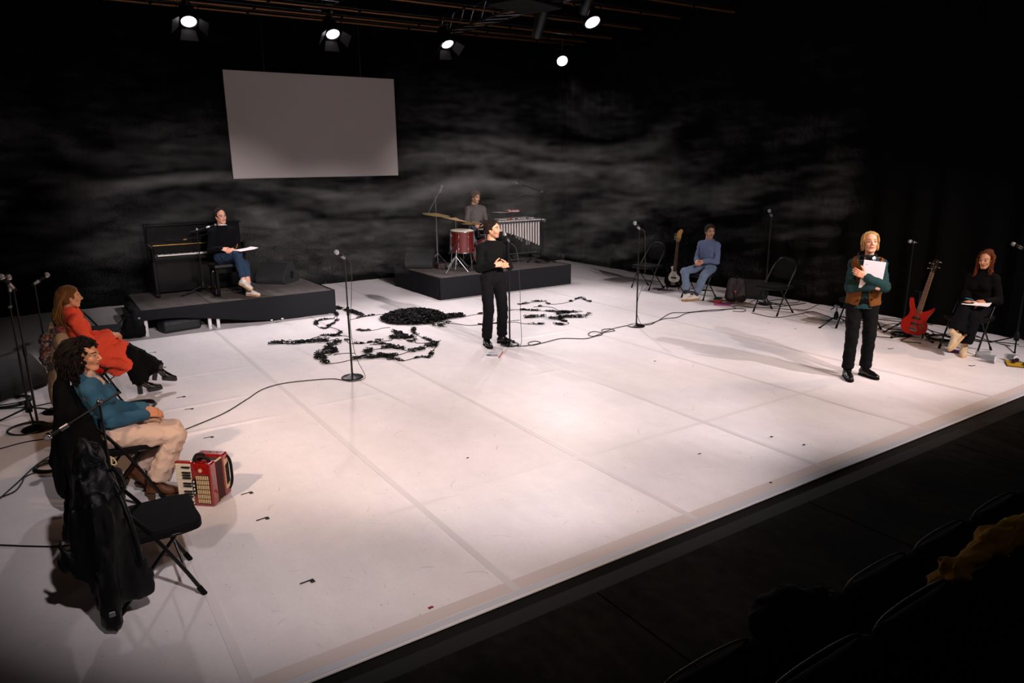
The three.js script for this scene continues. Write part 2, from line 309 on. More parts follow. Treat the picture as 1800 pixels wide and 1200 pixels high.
  for (const k of 'lr') {
    const a = side[k], cu = a.wrist.clone().lerp(a.elbow, 0.03), bag = t.sleeve ?? 0;
    T.cap(a.sh, a.elbow, 0.046 * s * R + ti, 0.037 * s * R + ti + bag, null, 1, 0.014); T.cap(a.elbow, cu.clone().lerp(a.elbow, 0.12), 0.037 * s * R + ti + bag, 0.029 * s + ti * 0.7 + bag, null, 1, 0.02); T.cap(cu.clone().lerp(a.elbow, 0.1), cu, 0.033 * s + ti * 0.6, 0.031 * s + ti * 0.5, null, 1, 0.01);
  }
  for (const f of t.extra ?? []) f(T, { on, side, neck, P, up, fwd, L, waist, chest });
  if (t.roll) T.cap(neck, neck.clone().addScaledVector(up, 0.055 * s).add(V(0, 0.01, 0.01)), 0.066 * s, 0.062 * s, null, 1, 0.02);
  const hn = hc.clone().sub(neck).normalize(), nr = (fem ? 0.047 : 0.056) * s + (t.neckGap ?? 0.006);
  T.cut(folds(t.fold ?? 0.006, 8, 11, 8, o.pos[0]));
  for (const k of 'lr') { const a = side[k]; T.cut(pleats(a.elbow, 0.11, 0.005, a.wrist.clone().sub(a.sh).normalize())); T.cut(pleats(a.wrist.clone().lerp(a.elbow, 0.25), 0.07, 0.003, a.wrist.clone().sub(a.elbow).normalize())); }
  T.cut((r, x, y, z) => { const qx = x - neck.x, qy = y - neck.y, qz = z - neck.z, h = qx * hn.x + qy * hn.y + qz * hn.z; return smax(r, -Math.max(Math.hypot(qx - hn.x * h, qy - hn.y * h, qz - hn.z * h) - nr, -0.03 - h), 0.008); });
  if (t.hemCut !== undefined) T.cut((r, x, y, z) => smax(r, -((x - P.x) * up.x + (y - P.y) * up.y + (z - P.z) * up.z) + t.hemCut * s, 0.01));
  obj(t.name ?? 'sweater', iso(T, 0.011), t.mat, g);
  if (!t.roll) obj('neckband', new THREE.TorusGeometry(nr + 0.007, 0.0085, 8, 32).applyQuaternion(new THREE.Quaternion().setFromUnitVectors(V(0, 0, 1), hn.clone().lerp(up, 0.5).normalize())).translate(neck.x + hn.x * 0.006, neck.y + hn.y * 0.006, neck.z + hn.z * 0.006), t.mat, g);
  const b = o.bottom, Q = new Field(0.04), w = b.wide ?? 0, bi = b.fit ?? 0.01;
  Q.cap(P.clone().addScaledVector(hipL, -0.05 * s), P.clone().addScaledVector(hipL, 0.05 * s), 0.105 * s * R + bi); Q.cap(P, waist.clone().lerp(P, 0.35), 0.135 * s * R + bi, 0.128 * s * R + bi, fwd, 0.76);
  for (const k of 'lr') {
    const a = side[k], hem = a.ankle.clone().lerp(a.knee, b.crop ?? 0.06);
    Q.cap(a.hip, a.knee, 0.083 * s * R + bi, 0.058 * s * R + bi + w * 0.5, null, 1, k === 'l' ? 0.02 : 0.025); Q.cap(a.knee, hem, 0.057 * s * R + bi + w * 0.5, 0.047 * s + bi + w, null, 1, 0.012);
    const dn = hem.clone().sub(a.knee).normalize();
    Q.cut((r, x, y, z) => { const h = (x - hem.x) * dn.x + (y - hem.y) * dn.y + (z - hem.z) * dn.z, near = Math.hypot(x - hem.x, y - hem.y, z - hem.z) < 0.15; return near ? smax(r, h, 0.008) : r; });
  }
  Q.cut(folds((b.fold ?? 0.006) * 1.3, 11, 13, 11, o.pos[2])); Q.cut((r, x, y, z) => smax(r, ((x - P.x) * up.x + (y - P.y) * up.y + (z - P.z) * up.z) - 0.12 * s, 0.01));
  for (const k of 'lr') { const a = side[k], up1 = a.knee.clone().sub(a.hip).normalize(), up2 = a.ankle.clone().sub(a.knee).normalize(); Q.cut(pleats(a.knee.clone().addScaledVector(up2, 0.05), 0.14, 0.0035, up2)); Q.cut(pleats(a.hip.clone().addScaledVector(up1, 0.04), 0.15, 0.0035, up1)); }
  for (const f of b.extra ?? []) f(Q, side);
  obj('trousers', iso(Q, 0.012), b.mat, g);
  // shoes
  for (const k of 'lr') {
    const a = side[k], f = o['foot_' + k], sh = o.shoes, q = new THREE.Quaternion().setFromEuler(new THREE.Euler(f[1], f[0], f[2] ?? 0, 'YXZ')), m = new THREE.Matrix4().compose(a.ankle, q, V(s, s, s)), ah = sh.high ? 0.1 : 0.085;
    const F = new Field(0.03), hl = sh.heel ?? 0;
    F.cap(V(0, -0.045 - 0.0 + hl * 0.5, -0.035), V(0, -ah + 0.033, 0.1), 0.036, 0.034, V(0, 1, 0), 0.85); F.cap(V(0, -ah + 0.035, 0.1), V(0, -ah + 0.026, 0.165), 0.04, 0.034, V(0, 1, 0), 0.72); F.cap(V(0, -0.04, -0.02), V(0, sh.high ? 0.07 : 0.0, -0.008), 0.04, 0.043);
    F.cap(V(0, -0.01, 0.01), V(0, -0.055, 0.09), 0.036, 0.028);
    F.cut((r, x, y, z) => smax(r, -(y + ah - 0.012 - (z < 0.05 ? hl * sstep(0.05 - z, 0, 0.07) : 0)), 0.006)); F.cut((r, x, y, z) => smax(r, y - (sh.high ? 0.09 : 0.03), 0.006));
    const so = obj('shoe', iso(F, 0.0055).applyMatrix4(m), sh.mat, g);
    const out = splc([[-0.034, -0.06], [0.034, -0.06], [0.036, 0.02], [0.043, 0.1], [0.036, 0.17], [0, 0.203], [-0.036, 0.17], [-0.043, 0.1], [-0.036, 0.02]], 36).map(([x, z]) => [x, -z]);
    const sg = [extr(out, sh.sole ?? 0.02, 0.002).rotateX(-Math.PI / 2).translate(0, -ah - 0.006, 0)];
    if (hl) { sg.length = 0; sg.push(extr(out.filter((p) => -p[1] > 0.03), sh.sole, 0.002).rotateX(-Math.PI / 2).translate(0, -ah - 0.012, 0)); obj('heel', rbox(0.05, hl + 0.03, 0.05, 0, -ah + hl / 2 - 0.012, -0.04, 0.008).applyMatrix4(m), sh.soleMat, so); }
    obj('sole', sg.map((e) => e.applyMatrix4(m)), sh.soleMat, so);
    for (const d of sh.laces ? [0, 1, 2, 3] : []) obj('lace', new THREE.CapsuleGeometry(0.003, 0.04, 3, 6).rotateZ(Math.PI / 2).translate(0, -0.004 - d * 0.013, 0.06 + d * 0.018).applyMatrix4(m), sh.laces, so);
  }
  // hair
  if (o.hair) obj('hair', o.hair().map((e) => norm(e.applyMatrix4(HM))), hairMat(o.hairColor), g);
  for (const f of o.extras ?? []) f(g, { HM, on, side, neck, up, fwd, L, hc });
  return g;
}
// floor courses as [x, distance upstage] in metres
const GARLANDS = [[[2.46,9.92],[2.6,9.89],[2.74,9.75],[2.89,9.72],[3.06,9.68],[3.18,9.75]],[[3.06,9.87],[3.29,9.96],[3.38,9.85]],[[4.03,11.57],[3.9,11.12],[3.71,10.69],[3.54,10.49],[3.57,10.28],[3.57,10.06],[3.48,9.91],[3.36,9.83],[3.49,9.77],[3.56,9.63]],[[3.79,10.99],[3.63,11.0],[3.49,10.91],[3.4,10.59],[3.43,10.38],[3.51,10.41]],[[3.05,9.65],[3.16,9.6],[3.3,9.62],[3.33,9.52],[3.23,9.36],[3.09,9.31],[3.08,9.18],[3.08,9.06]],[[2.81,8.92],[2.94,9.06],[3.08,9.06],[2.96,8.84],[2.84,8.86],[2.82,8.61],[2.79,8.46],[2.95,8.42],[3.09,8.45],[3.26,8.46]],[[2.87,8.94],[2.99,8.99],[2.9,8.95],[3.02,8.93]],[[3.0,8.81],[3.13,8.82],[3.27,8.74]],[[3.27,8.45],[3.43,8.37],[3.57,8.34],[3.72,8.33],[3.88,8.39],[4.05,8.41],[4.22,8.49],[4.34,8.56],[4.52,8.7]],[[3.39,8.63],[3.43,8.7],[3.54,8.77],[3.67,8.75],[3.79,8.73],[3.85,8.62],[3.88,8.46]],[[3.39,8.5],[3.5,8.45],[3.56,8.31],[3.69,8.32]],[[3.91,8.47],[4.04,8.52],[4.12,8.49],[4.28,8.68]],[[3.6,9.04],[3.72,9.01],[3.81,8.94],[3.83,8.78],[3.81,8.65]],[[3.77,9.16],[3.95,9.11],[4.04,9.25],[4.09,9.13],[4.14,9.13],[4.19,9.39],[4.2,9.6]],[[4.15,9.41],[4.2,9.25],[4.21,9.09],[4.3,9.1]],[[4.38,8.61],[4.27,8.39],[4.13,8.21],[3.96,7.99],[3.9,8.04],[3.79,8.05],[3.63,8.03],[3.57,8.17],[3.48,8.2]],[[4.57,9.64],[4.42,9.35],[4.38,9.0],[4.39,8.68]],[[3.8,9.98],[3.87,9.88],[4.03,9.84],[4.17,9.89],[4.27,9.86]],[[3.98,10.75],[4.22,10.83],[4.41,10.85],[4.65,10.84]],[[4.12,11.8],[4.21,11.5],[4.26,10.85]],[[3.45,9.51],[3.41,9.27],[3.61,9.16],[3.77,9.16]],[[4.14,9.09],[4.14,8.86],[4.24,8.94],[4.17,8.76],[4.28,8.68],[4.39,8.68]],[[5.22,9.97],[5.36,9.93],[5.54,9.88],[5.72,9.9],[5.91,9.89],[6.03,9.74]],[[5.09,9.84],[5.13,9.64],[5.22,9.46],[5.31,9.28],[5.48,9.22],[5.61,9.18],[5.82,9.14],[6.02,9.16],[6.14,9.13]],[[4.86,9.62],[4.98,9.47]],[[6.38,9.86],[6.57,9.85],[6.68,9.7],[6.82,9.53],[6.99,9.34],[7.16,9.18],[7.36,9.07]],[[6.83,10.2],[6.96,10.18],[7.18,10.23],[7.39,10.14],[7.27,9.94],[7.43,9.82],[7.75,9.88],[7.99,10.0],[8.2,10.07]],[[8.06,9.94],[8.01,9.76],[7.99,9.62]],[[6.92,9.86],[7.07,9.81],[7.15,9.62],[7.09,9.4]],[[6.34,9.21],[6.49,9.18],[6.62,9.12]],[[6.6,8.96],[6.67,8.85],[6.85,8.89],[6.95,8.82],[7.09,8.74],[7.3,8.83]],[[6.43,8.63],[6.46,8.5],[6.62,8.49],[6.66,8.8]],[[5.81,9.09],[6.0,9.06],[6.06,8.88],[6.28,8.69]],[[5.94,9.68],[5.84,9.4],[5.67,9.19],[5.84,9.17]],[[6.86,9.13],[7.06,9.16],[7.25,9.06]]];
const CABLES = [[[2.88,7.55],[2.77,7.56],[2.64,7.77],[2.46,7.86],[2.08,7.94],[1.86,7.86],[1.63,7.61],[1.32,7.28],[1.07,7.11],[0.89,7.0],[0.65,6.82],[0.41,6.62]],[[5.19,7.78],[5.37,7.73],[5.57,7.77],[5.55,7.88],[5.42,7.85],[5.38,7.72],[5.6,7.74],[5.94,7.78],[6.21,7.58],[6.4,7.61],[6.52,7.62],[6.61,7.69],[6.58,7.85],[6.41,7.77],[6.37,7.63],[6.65,7.71],[6.77,7.71],[6.86,7.71],[6.88,7.84],[6.75,7.86],[6.67,7.75],[6.96,7.83],[7.23,7.84],[7.28,7.77]],[[7.44,7.72],[7.56,7.7],[7.81,7.81],[8.05,7.87],[8.23,7.82],[8.6,7.95],[8.87,7.92],[9.15,7.8],[9.44,7.76],[9.61,7.66],[9.57,7.56],[9.43,7.51],[9.33,7.63]],[[7.46,7.78],[7.58,7.76],[7.81,7.81],[8.19,8.01],[8.45,8.11],[8.65,8.0],[9.11,7.91],[9.39,7.79],[9.56,7.76],[9.63,7.89],[9.78,7.87],[9.82,7.65],[10.0,7.52],[10.31,7.03],[10.98,7.16]],[[9.47,7.36],[9.48,6.93],[10.08,6.86],[10.33,6.85],[10.21,6.52],[10.11,6.28]],[[10.16,7.96],[10.56,8.06],[10.33,7.64],[10.58,7.55],[10.81,7.48],[11.03,7.6],[10.91,7.79],[10.45,7.84],[10.15,7.78],[10.17,7.48],[10.57,7.37],[10.86,7.34]],[[10.14,5.49],[10.23,5.21],[10.25,4.9],[10.64,5.27],[10.5,5.61],[10.05,5.57],[9.55,5.4],[9.62,5.19],[9.93,5.05],[9.58,4.98],[9.67,4.76]],[[10.53,5.12],[10.44,4.84],[10.76,4.69],[10.53,4.3],[10.63,3.99]],[[10.07,6.16],[10.53,6.08],[10.71,5.64],[10.89,5.23]],[[-0.54,7.45],[-0.35,7.51],[-0.11,7.48],[0.03,7.47]],[[-0.51,6.26],[-0.4,6.52],[-0.25,6.88],[-0.12,7.05],[0.06,7.2]],[[-0.49,5.43],[-0.3,5.28],[-0.15,5.18],[-0.02,5.15]],[[-0.51,6.28],[-0.42,6.34],[-0.37,6.5],[-0.35,6.61],[-0.29,6.66],[-0.17,6.62]],[[-0.56,8.76],[-0.27,8.66],[-0.07,8.69],[0.14,8.7],[0.72,9.78]]];
const MARKS = [[1.07,10.38],[1.06,9.5],[1.05,9.04],[1.05,8.11],[1.05,7.64],[1.05,6.69],[1.05,5.3],[1.04,4.82],[1.05,3.87],[9.1,4.84],[9.1,3.85],[9.08,6.27],[9.08,6.74],[5.25,3.77],[5.32,3.49],[4.43,3.87],[4.45,3.17],[6.18,6.19],[2.77,4.92]];
// ---------- the hall ----------
const X0 = 0.545, FRONT = -3.03, BACK = -14.4, RIGHT = 11.0;
{
  const hallTex = dataTex(512, (u, v) => { const a = 0.36 + 0.1 * tn(u, v, 5) + 0.08 * tn(u, v, 22, 3) + 0.05 * tn(u, v, 70, 9); return [a, a * 0.99, a * 0.95]; }, true);
  const hallMat = mat(0x5a5a56, 0.85, { specularIntensity: 0.15, map: hallTex, bumpMap: coarseBump, bumpScale: 0.002 });
  const fl = struct('floor', box(20.6, 0.2, 21.6, 5, -0.126, -5), mat(0x060606, 0.8));
  const slab = rbox(1.992, 0.02, 0.992, 0, -0.016, 0, 0.003, 1); { const uv = slab.attributes.uv, p = slab.attributes.position; for (let i = 0; i < uv.count; i++) uv.setXY(i, p.getX(i) * 0.4, p.getZ(i) * 0.4); }
  for (let i = 0; i < 10; i++) for (let j = 0; j < 8; j++) { const z = -2.83 + j; if (z > 4.4) continue; const m = obj('panel', slab, hallMat, fl); m.position.set(-4.58 + i * 2 + 1 - 1, 0, z + 0.5); m.rotation.y = (i * 7 + j * 3) % 2 ? Math.PI : 0; }
  const dark = mat(0x050506, 0.98, { specularIntensity: 0.1 });
  struct('ceiling', box(20.6, 0.2, 21.6, 5, 6.7, -5), mat(0x050505, 0.98, { specularIntensity: 0.1 }));
  struct('wall_rear', box(20.6, 6.7, 0.2, 5, 3.3, 5.6), dark); struct('wall_side_left', box(0.2, 6.7, 21.2, -5.2, 3.3, -5), dark); struct('wall_side_right', box(0.2, 6.7, 21.2, 15.2, 3.3, -5), dark);
  struct('wall_upstage', box(20.6, 6.7, 0.2, 5, 3.3, -15.6), dark);
  // black drapes as wavy solids
  const velvet = mat(0x0a0b0b, 0.98, { specularIntensity: 0.1, bumpMap: fabricBump, bumpScale: 0.002 });
  const drape = (len, seed) => { const pts = [[0, 0.16], [0, 0]]; for (let i = 1; i < len * 16; i++) { const x = i / 16; pts.push([x, 0.028 * Math.sin(x * 13 + 1.4 * noise3(x * 0.7, seed, 0)) + 0.02 * noise3(x * 1.6, seed, 4)]); } pts.push([len, 0], [len, 0.16]); return extr(pts, 6.2).rotateX(-Math.PI / 2); };
  const wb = struct('wall_back', drape(15.6, 1), velvet); wb.position.set(-4.6, 0.0, BACK);
  const wr = struct('wall_right', drape(10.6, 2), velvet); wr.rotation.y = -Math.PI / 2; wr.position.set(RIGHT, 0, -14.3);
  const wl = struct('wall_left', drape(3.2, 3), velvet); wl.rotation.y = Math.PI / 2; wl.position.set(-0.75, 0, -11.1);
}
// white dance floor: one strip of vinyl beside the other, taped
{
  const scuffs = []; for (let i = 0; i < 90; i++) scuffs.push([rnd(), rnd(), rr(-0.03, 0.03), rr(-0.03, 0.03)]);
  const cv = document.createElement('canvas'); cv.width = cv.height = 1024; const c = cv.getContext('2d'), im = c.createImageData(1024, 1024);
  for (let y = 0, i = 0; y < 1024; y++) for (let x = 0; x < 1024; x++, i += 4) { const u = x / 1024, v = y / 1024, n = 6 * tn(u, v, 4) + 4 * tn(u, v, 17, 2) + 3 * tn(u, v, 90, 6); im.data[i] = 232 + n; im.data[i + 1] = 227 + n; im.data[i + 2] = 228 + n * 0.9; im.data[i + 3] = 255; }
  c.putImageData(im, 0, 0);
  for (const [u, v, a, b] of scuffs) { c.strokeStyle = `rgba(${90 + rnd() * 60 | 0},${75 + rnd() * 50 | 0},${68 + rnd() * 50 | 0},${0.08 + rnd() * 0.25})`; c.lineWidth = 0.6 + rnd() * 1.4; c.beginPath(); c.moveTo(u * 1024, v * 1024); c.quadraticCurveTo((u + a) * 1024, (v + b * 0.3) * 1024, (u + a * 1.3) * 1024, (v + b) * 1024); c.stroke(); }
  for (let i = 0; i < 260; i++) { c.fillStyle = `rgba(80,68,62,${0.1 + rnd() * 0.3})`; c.beginPath(); c.arc(rnd() * 1024, rnd() * 1024, 0.5 + rnd() * 1.3, 0, 7); c.fill(); }
  const map = new THREE.CanvasTexture(cv); map.colorSpace = THREE.SRGBColorSpace; map.wrapS = map.wrapT = THREE.RepeatWrapping;
  const vinyl = mat(0xffffff, 0.5, { map, bumpMap: coarseBump, bumpScale: 0.0012, specularIntensity: 0.55 });
  const F = new THREE.Group(); F.name = 'floor_stage'; F.userData.kind = 'structure'; scene.add(F);
  obj('base', box(11.9, 0.012, 11.35, X0 + 4.5, -0.012, (FRONT + BACK) / 2 + 0.0), mat(0xb9b4b2, 0.6), F);
  // creases left by the roll: [x from, x to, z, height]
  const ridges = [[0.75, 1.75, -7.72, 0.006], [0.7, 1.75, -6.9, 0.007], [2.06, 2.6, -9.76, 0.005], [2.06, 2.9, -6.98, 0.005], [4.6, 5.04, -6.57, 0.006], [5.1, 6.5, -8.12, 0.008], [7.0, 8.0, -5.9, 0.004], [7.9, 8.9, -6.0, 0.004], [2.3, 4.0, -4.4, 0.003], [0.6, 2.0, -8.9, 0.005], [0.2, 1.0, -10.3, 0.005], [0.3, 1.0, -11.1, 0.005]];
  for (let k = -2; k < 7; k++) {
    const x0 = Math.max(X0 + k * 1.5, -0.9 - 1.2), x1 = Math.min(X0 + (k + 1) * 1.5, RIGHT), w = x1 - x0 - 0.004, L = -BACK + FRONT; if (w <= 0.1) continue;
    const g = new THREE.PlaneGeometry(w, L, 20, 560).rotateX(-Math.PI / 2).translate(x0 + w / 2, 0, (FRONT + BACK) / 2), p = g.attributes.position, uv = g.attributes.uv;
    for (let i = 0; i < p.count; i++) {
      const x = p.getX(i), z = p.getZ(i); let y = 0.0012 * noise3(x * 0.8, z * 0.8, 3);
      for (const [a, b, c2, h] of ridges) { const dz = z - c2 - 0.01 * Math.sin(x * 3); if (Math.abs(dz) < 0.15) y += h * Math.exp(-dz * dz / 0.0009) * sstep(x, a - 0.15, a + 0.25) * (1 - sstep(x, b - 0.25, b + 0.15)); }
      p.setY(i, y + 0.0015); uv.setXY(i, x / 3.1 + k * 0.37, z / 3.1);
    }
    g.computeVertexNormals(); obj('vinyl_strip', g, vinyl, F);
    const tx = x1; if (k < 6) obj('seam_tape', rbox(0.05, 0.0016, L, tx, 0.0026, (FRONT + BACK) / 2, 0.0006, 1), mat(0xd9d4d4, 0.45), F);
  }
  obj('edge_tape', rbox(12.0, 0.0016, 0.05, X0 + 4.5, 0.0028, FRONT - 0.03, 0.0006, 1), mat(0xcdd0d8, 0.4), F);
  obj('edge_tape', rbox(12.0, 0.0014, 0.1, X0 + 4.5, 0.0024, FRONT - 0.11, 0.0006, 1), mat(0xd6cac6, 0.5), F);
  obj('edge_strip', rbox(12.0, 0.012, 0.012, X0 + 4.5, -0.003, FRONT + 0.004, 0.003, 1), mat(0xe8e8ea, 0.4), F);
  obj('cross_tape', rbox(5.2, 0.0012, 0.05, 4.4, 0.0022, -4.38, 0.0005, 1), mat(0xdfdada, 0.45), F);
}
// ---------- lamps ----------
const lampLens = (c) => new THREE.MeshPhysicalMaterial({ color: 0x222222, emissive: new THREE.Color(c), emissiveIntensity: 6, roughness: 0.3 });
const LNAME = ['black lantern above the left end of the screen', 'black lantern above the middle of the screen', 'black lantern right of the screen', 'round bare lamp low beside the right curtain', 'black lamp tilted down among the grid at top right'];
LAMPS.forEach(([x, y, z, ax, ay, az, I, half, pen, col, kind], i) => {
  const label = i < 5 ? LNAME[i] : kind === 'front' ? `black front lantern over the audience, ${['leftmost', 'third from the left', 'fourth from the left', 'rightmost', 'second from the left', 'second from the right', 'one in the middle', 'low powered one added to warm the floor edge, left of the middle', 'low powered one added to warm the floor edge, right of the middle'][i - 5]}` : kind === 'cross' ? `narrow black front lantern over the audience, the ${i === 16 ? 'right' : 'left'} one aimed across the stage` : i === 14 ? 'black side lantern beyond the right curtain' : 'black side lantern beyond the left stage edge';
  const t = thing('stage_lamp', label, 'lamp', [x, y, z], 0, 'stage lamps'), d = V(ax - x, ay - y, az - z).normalize(), q = new THREE.Quaternion().setFromUnitVectors(V(0, 0, 1), d);
  const R = kind === 'profile' ? 0.115 : 0.11, ap = (g) => g.applyQuaternion(q);
  obj('housing', [ap(lathe([[0.01, -0.34], [0.09, -0.33], [0.115, -0.26], [R + 0.03, -0.06], [R + 0.032, 0.012], [R + 0.006, 0.014], [R + 0.004, -0.02]], 24).rotateX(Math.PI / 2))], M.blackMetal, t);
  obj('lens', ap(kind === 'profile' ? disc(R, 0.012, 0, 0, 0, 28).rotateX(Math.PI / 2) : lathe([[0, 0.022], [R * 0.4, 0.018], [R * 0.42, 0.008], [R * 0.72, 0.006], [R * 0.74, -0.002], [R, -0.004]], 28).rotateX(Math.PI / 2)), lampLens(col), t);
  const yaw = Math.atan2(d.x, d.z);
  obj('yoke', [[-1, 1].map((s) => rod([s * 0.16 * Math.cos(yaw), 0, -s * 0.16 * Math.sin(yaw)], [s * 0.15 * Math.cos(yaw), 0.24, -s * 0.15 * Math.sin(yaw)], 0.009)), rod([0.15 * Math.cos(yaw), 0.24, -0.15 * Math.sin(yaw)], [-0.15 * Math.cos(yaw), 0.24, 0.15 * Math.sin(yaw)], 0.009)], M.blackMetal, t);
  obj('clamp', [rod([0, 0.24, 0], [0, 0.34, 0], 0.016), rbox(0.05, 0.07, 0.04, 0, 0.37, 0, 0.01)], M.steel, t);
  if (kind !== 'profile') for (let k = 0; k < 4; k++) {
    const a = k * Math.PI / 2, flap = extr([[-0.1, 0], [0.1, 0], [0.135, 0.17], [-0.135, 0.17]], 0.002).rotateX(Math.PI / 2 - (k === 0 ? 0.5 : 0.75)).translate(0, R + 0.03, 0.015).rotateZ(a + Math.PI);
    obj('barn_door', ap(flap), mat(0x1a1a1b, 0.5), t);
  }
  const L = new THREE.SpotLight(col, I, 0, half * Math.PI / 180, pen, 2); L.position.set(x + d.x * 0.2, y + d.y * 0.2, z + d.z * 0.2); L.target.position.set(ax, ay, az); L.castShadow = true; L.shadow.mapSize.set(2048, 2048); L.shadow.radius = 4; L.name = 'stage_light';
  scene.add(L, L.target);
});
// lighting bars overhead and the working grid
{
  const pipe = mat(0x7a5230, 0.35, { metalness: 0.6 });
  const bars = [[-13.9, 5.0], [-13.45, 5.0], [-12.6, 4.96], [-11.7, 5.02], [-10.6, 5.05], [-9.3, 4.95], [0.9, 5.4]];
  const words = ['bar farthest upstage', 'second bar from the back', 'bar carrying the row of back lanterns', 'fourth bar from the back', 'fifth bar from the back', 'bar nearest the audience', 'bar over the audience'];
  bars.forEach(([z, y], i) => {
    const t = thing('lighting_bar', `long brown metal lighting pipe overhead, ${words[i]}`, 'pipe', [0, y, z], 0, 'lighting bars');
    obj('pipe', rod([-1.5, 0, 0], [10.9, 0, 0], 0.024, 0.024, 12), pipe, t);
    for (let x = -1; x < 10.8; x += 1.55) { obj('hanger', [rod([x, 0, 0], [x, 6.6 - y, 0], 0.006), rbox(0.05, 0.07, 0.06, x, 0, 0, 0.01)], M.blackMetal, t); }
    obj('power_cable', tube([[-1.5, 0.05, 0.03], [1, 0.03, 0.03], [3.2, 0.05, 0.03], [5.5, 0.03, 0.03], [8, 0.05, 0.03], [10.8, 0.03, 0.03]], 0.012, 40), M.cable, t);
  });
  // lattice girder seen at the top edge
  const tr = thing('truss', 'grey lattice girder running upstage overhead', 'truss', [7.4, 4.95, -8.2]);
  for (const [dx, dy] of [[0, 0], [0.35, 0], [0, 0.3], [0.35, 0.3]]) obj('chord', rod([dx, dy, 0], [dx, dy, -5.6], 0.022), M.steel, tr);
  for (let k = 0; k < 14; k++) obj('lattice', [rod([0, 0, -k * 0.4], [0, 0.3, -k * 0.4 - 0.2], 0.01, 0.01, 6), rod([0, 0.3, -k * 0.4 - 0.2], [0, 0, -k * 0.4 - 0.4], 0.01, 0.01, 6), rod([0.35, 0, -k * 0.4], [0, 0, -k * 0.4 - 0.4], 0.01, 0.01, 6), rod([0.35, 0, -k * 0.4], [0.35, 0.3, -k * 0.4 - 0.2], 0.01, 0.01, 6)], M.steel, tr);
  const lad = thing('ladder_beam', 'narrow grey ladder beam under the bars left of the girder', 'beam', [4.6, 5.16, -11.5]);
  for (const dx of [0, 0.4]) obj('rail', rod([dx, 0, 0], [dx, 0, -2.6], 0.02), M.steel, lad);
  for (let k = 0; k < 9; k++) obj('rung', rod([0, 0, -k * 0.3], [0.4, 0, -k * 0.3], 0.012), M.steel, lad);
  // a dark projector box and two unlit fixtures hung in the grid
  const pr = thing('projector', 'large black projector box hung under the lighting grid', 'projector', [6.55, 4.72, -9.5], 0.3);
  obj('case', rbox(0.95, 0.28, 0.7, 0, 0.05, 0, 0.03), M.black, pr); obj('snout', disc(0.09, 0.16, 0.2, 0.05, 0.4).rotateX(0), M.blackMetal, pr); obj('bracket', [rod([-0.3, 0.18, 0], [-0.3, 0.4, 0], 0.02), rod([0.3, 0.18, 0], [0.3, 0.4, 0], 0.02)], M.blackMetal, pr);
  for (const [x, y, z, w] of [[7.1, 4.55, -9.9, 'beside the projector box'], [7.25, 4.75, -8.9, 'left of the tilted lit lamp']]) {
    const t = thing('moving_lamp', `unlit long black lantern hanging ${w}`, 'lamp', [x, y, z]);
    obj('housing', lathe([[0.01, -0.26], [0.07, -0.25], [0.09, -0.1], [0.095, 0.22], [0.08, 0.24], [0.01, 0.23]], 18).rotateX(0.5), mat(0x1c2123, 0.4, { metalness: 0.4 }), t); obj('yoke', [rod([-0.12, 0, 0], [-0.1, 0.36, 0], 0.01), rod([0.12, 0, 0], [0.1, 0.36, 0], 0.01), rod([-0.1, 0.36, 0], [0.1, 0.36, 0], 0.01)], M.blackMetal, t);
  }
}
// ---------- projection screen ----------
{
  const t = thing('projection_screen', 'large blank grey white projection screen hanging before the back curtain', 'screen', [4.79, 2.16, -14.0]);
  obj('frame', rbox(3.28, 1.89, 0.05, 0, 0.945, -0.028, 0.006), mat(0x2a2a2b, 0.6), t);
  obj('canvas', rbox(3.27, 1.875, 0.006, 0, 0.945, 0, 0.002, 1), mat(0xc6beba, 0.9, { bumpMap: fabricBump, bumpScale: 0.0006 }), t);
  for (const x of [-0.9, 0.95]) obj('wire', rod([x, 1.88, -0.03], [x, 4.5, -0.03], 0.004, 0.004, 6), M.steel, t);
}
// ---------- risers ----------
const deckTex = dataTex(512, (u, v) => { const a = 0.3 + 0.05 * tn(u, v, 5) + 0.05 * tn(u, v, 26, 2) + 0.04 * tn(u, v, 90, 4); return [a, a * 0.92, a * 0.88]; }, true);
const deckMat = mat(0xffffff, 0.8, { map: deckTex, bumpMap: coarseBump, bumpScale: 0.0015 }), skirtMat = cloth(0x1a1b1e);
function skirtPanel(w, h, seed) { // cloth hanging along x, facing +z
  const g = new THREE.BoxGeometry(w, h, 0.006, Math.ceil(w * 24), 8, 1).translate(w / 2, -h / 2, 0), p = g.attributes.position;
  for (let i = 0; i < p.count; i++) { const x = p.getX(i), y = p.getY(i); p.setZ(i, p.getZ(i) + 0.012 * (-y / h) * noise3(x * 2.2, y * 1.5, seed) + 0.004 * noise3(x * 7, y * 3, seed)); }
  g.computeVertexNormals(); return g;
}
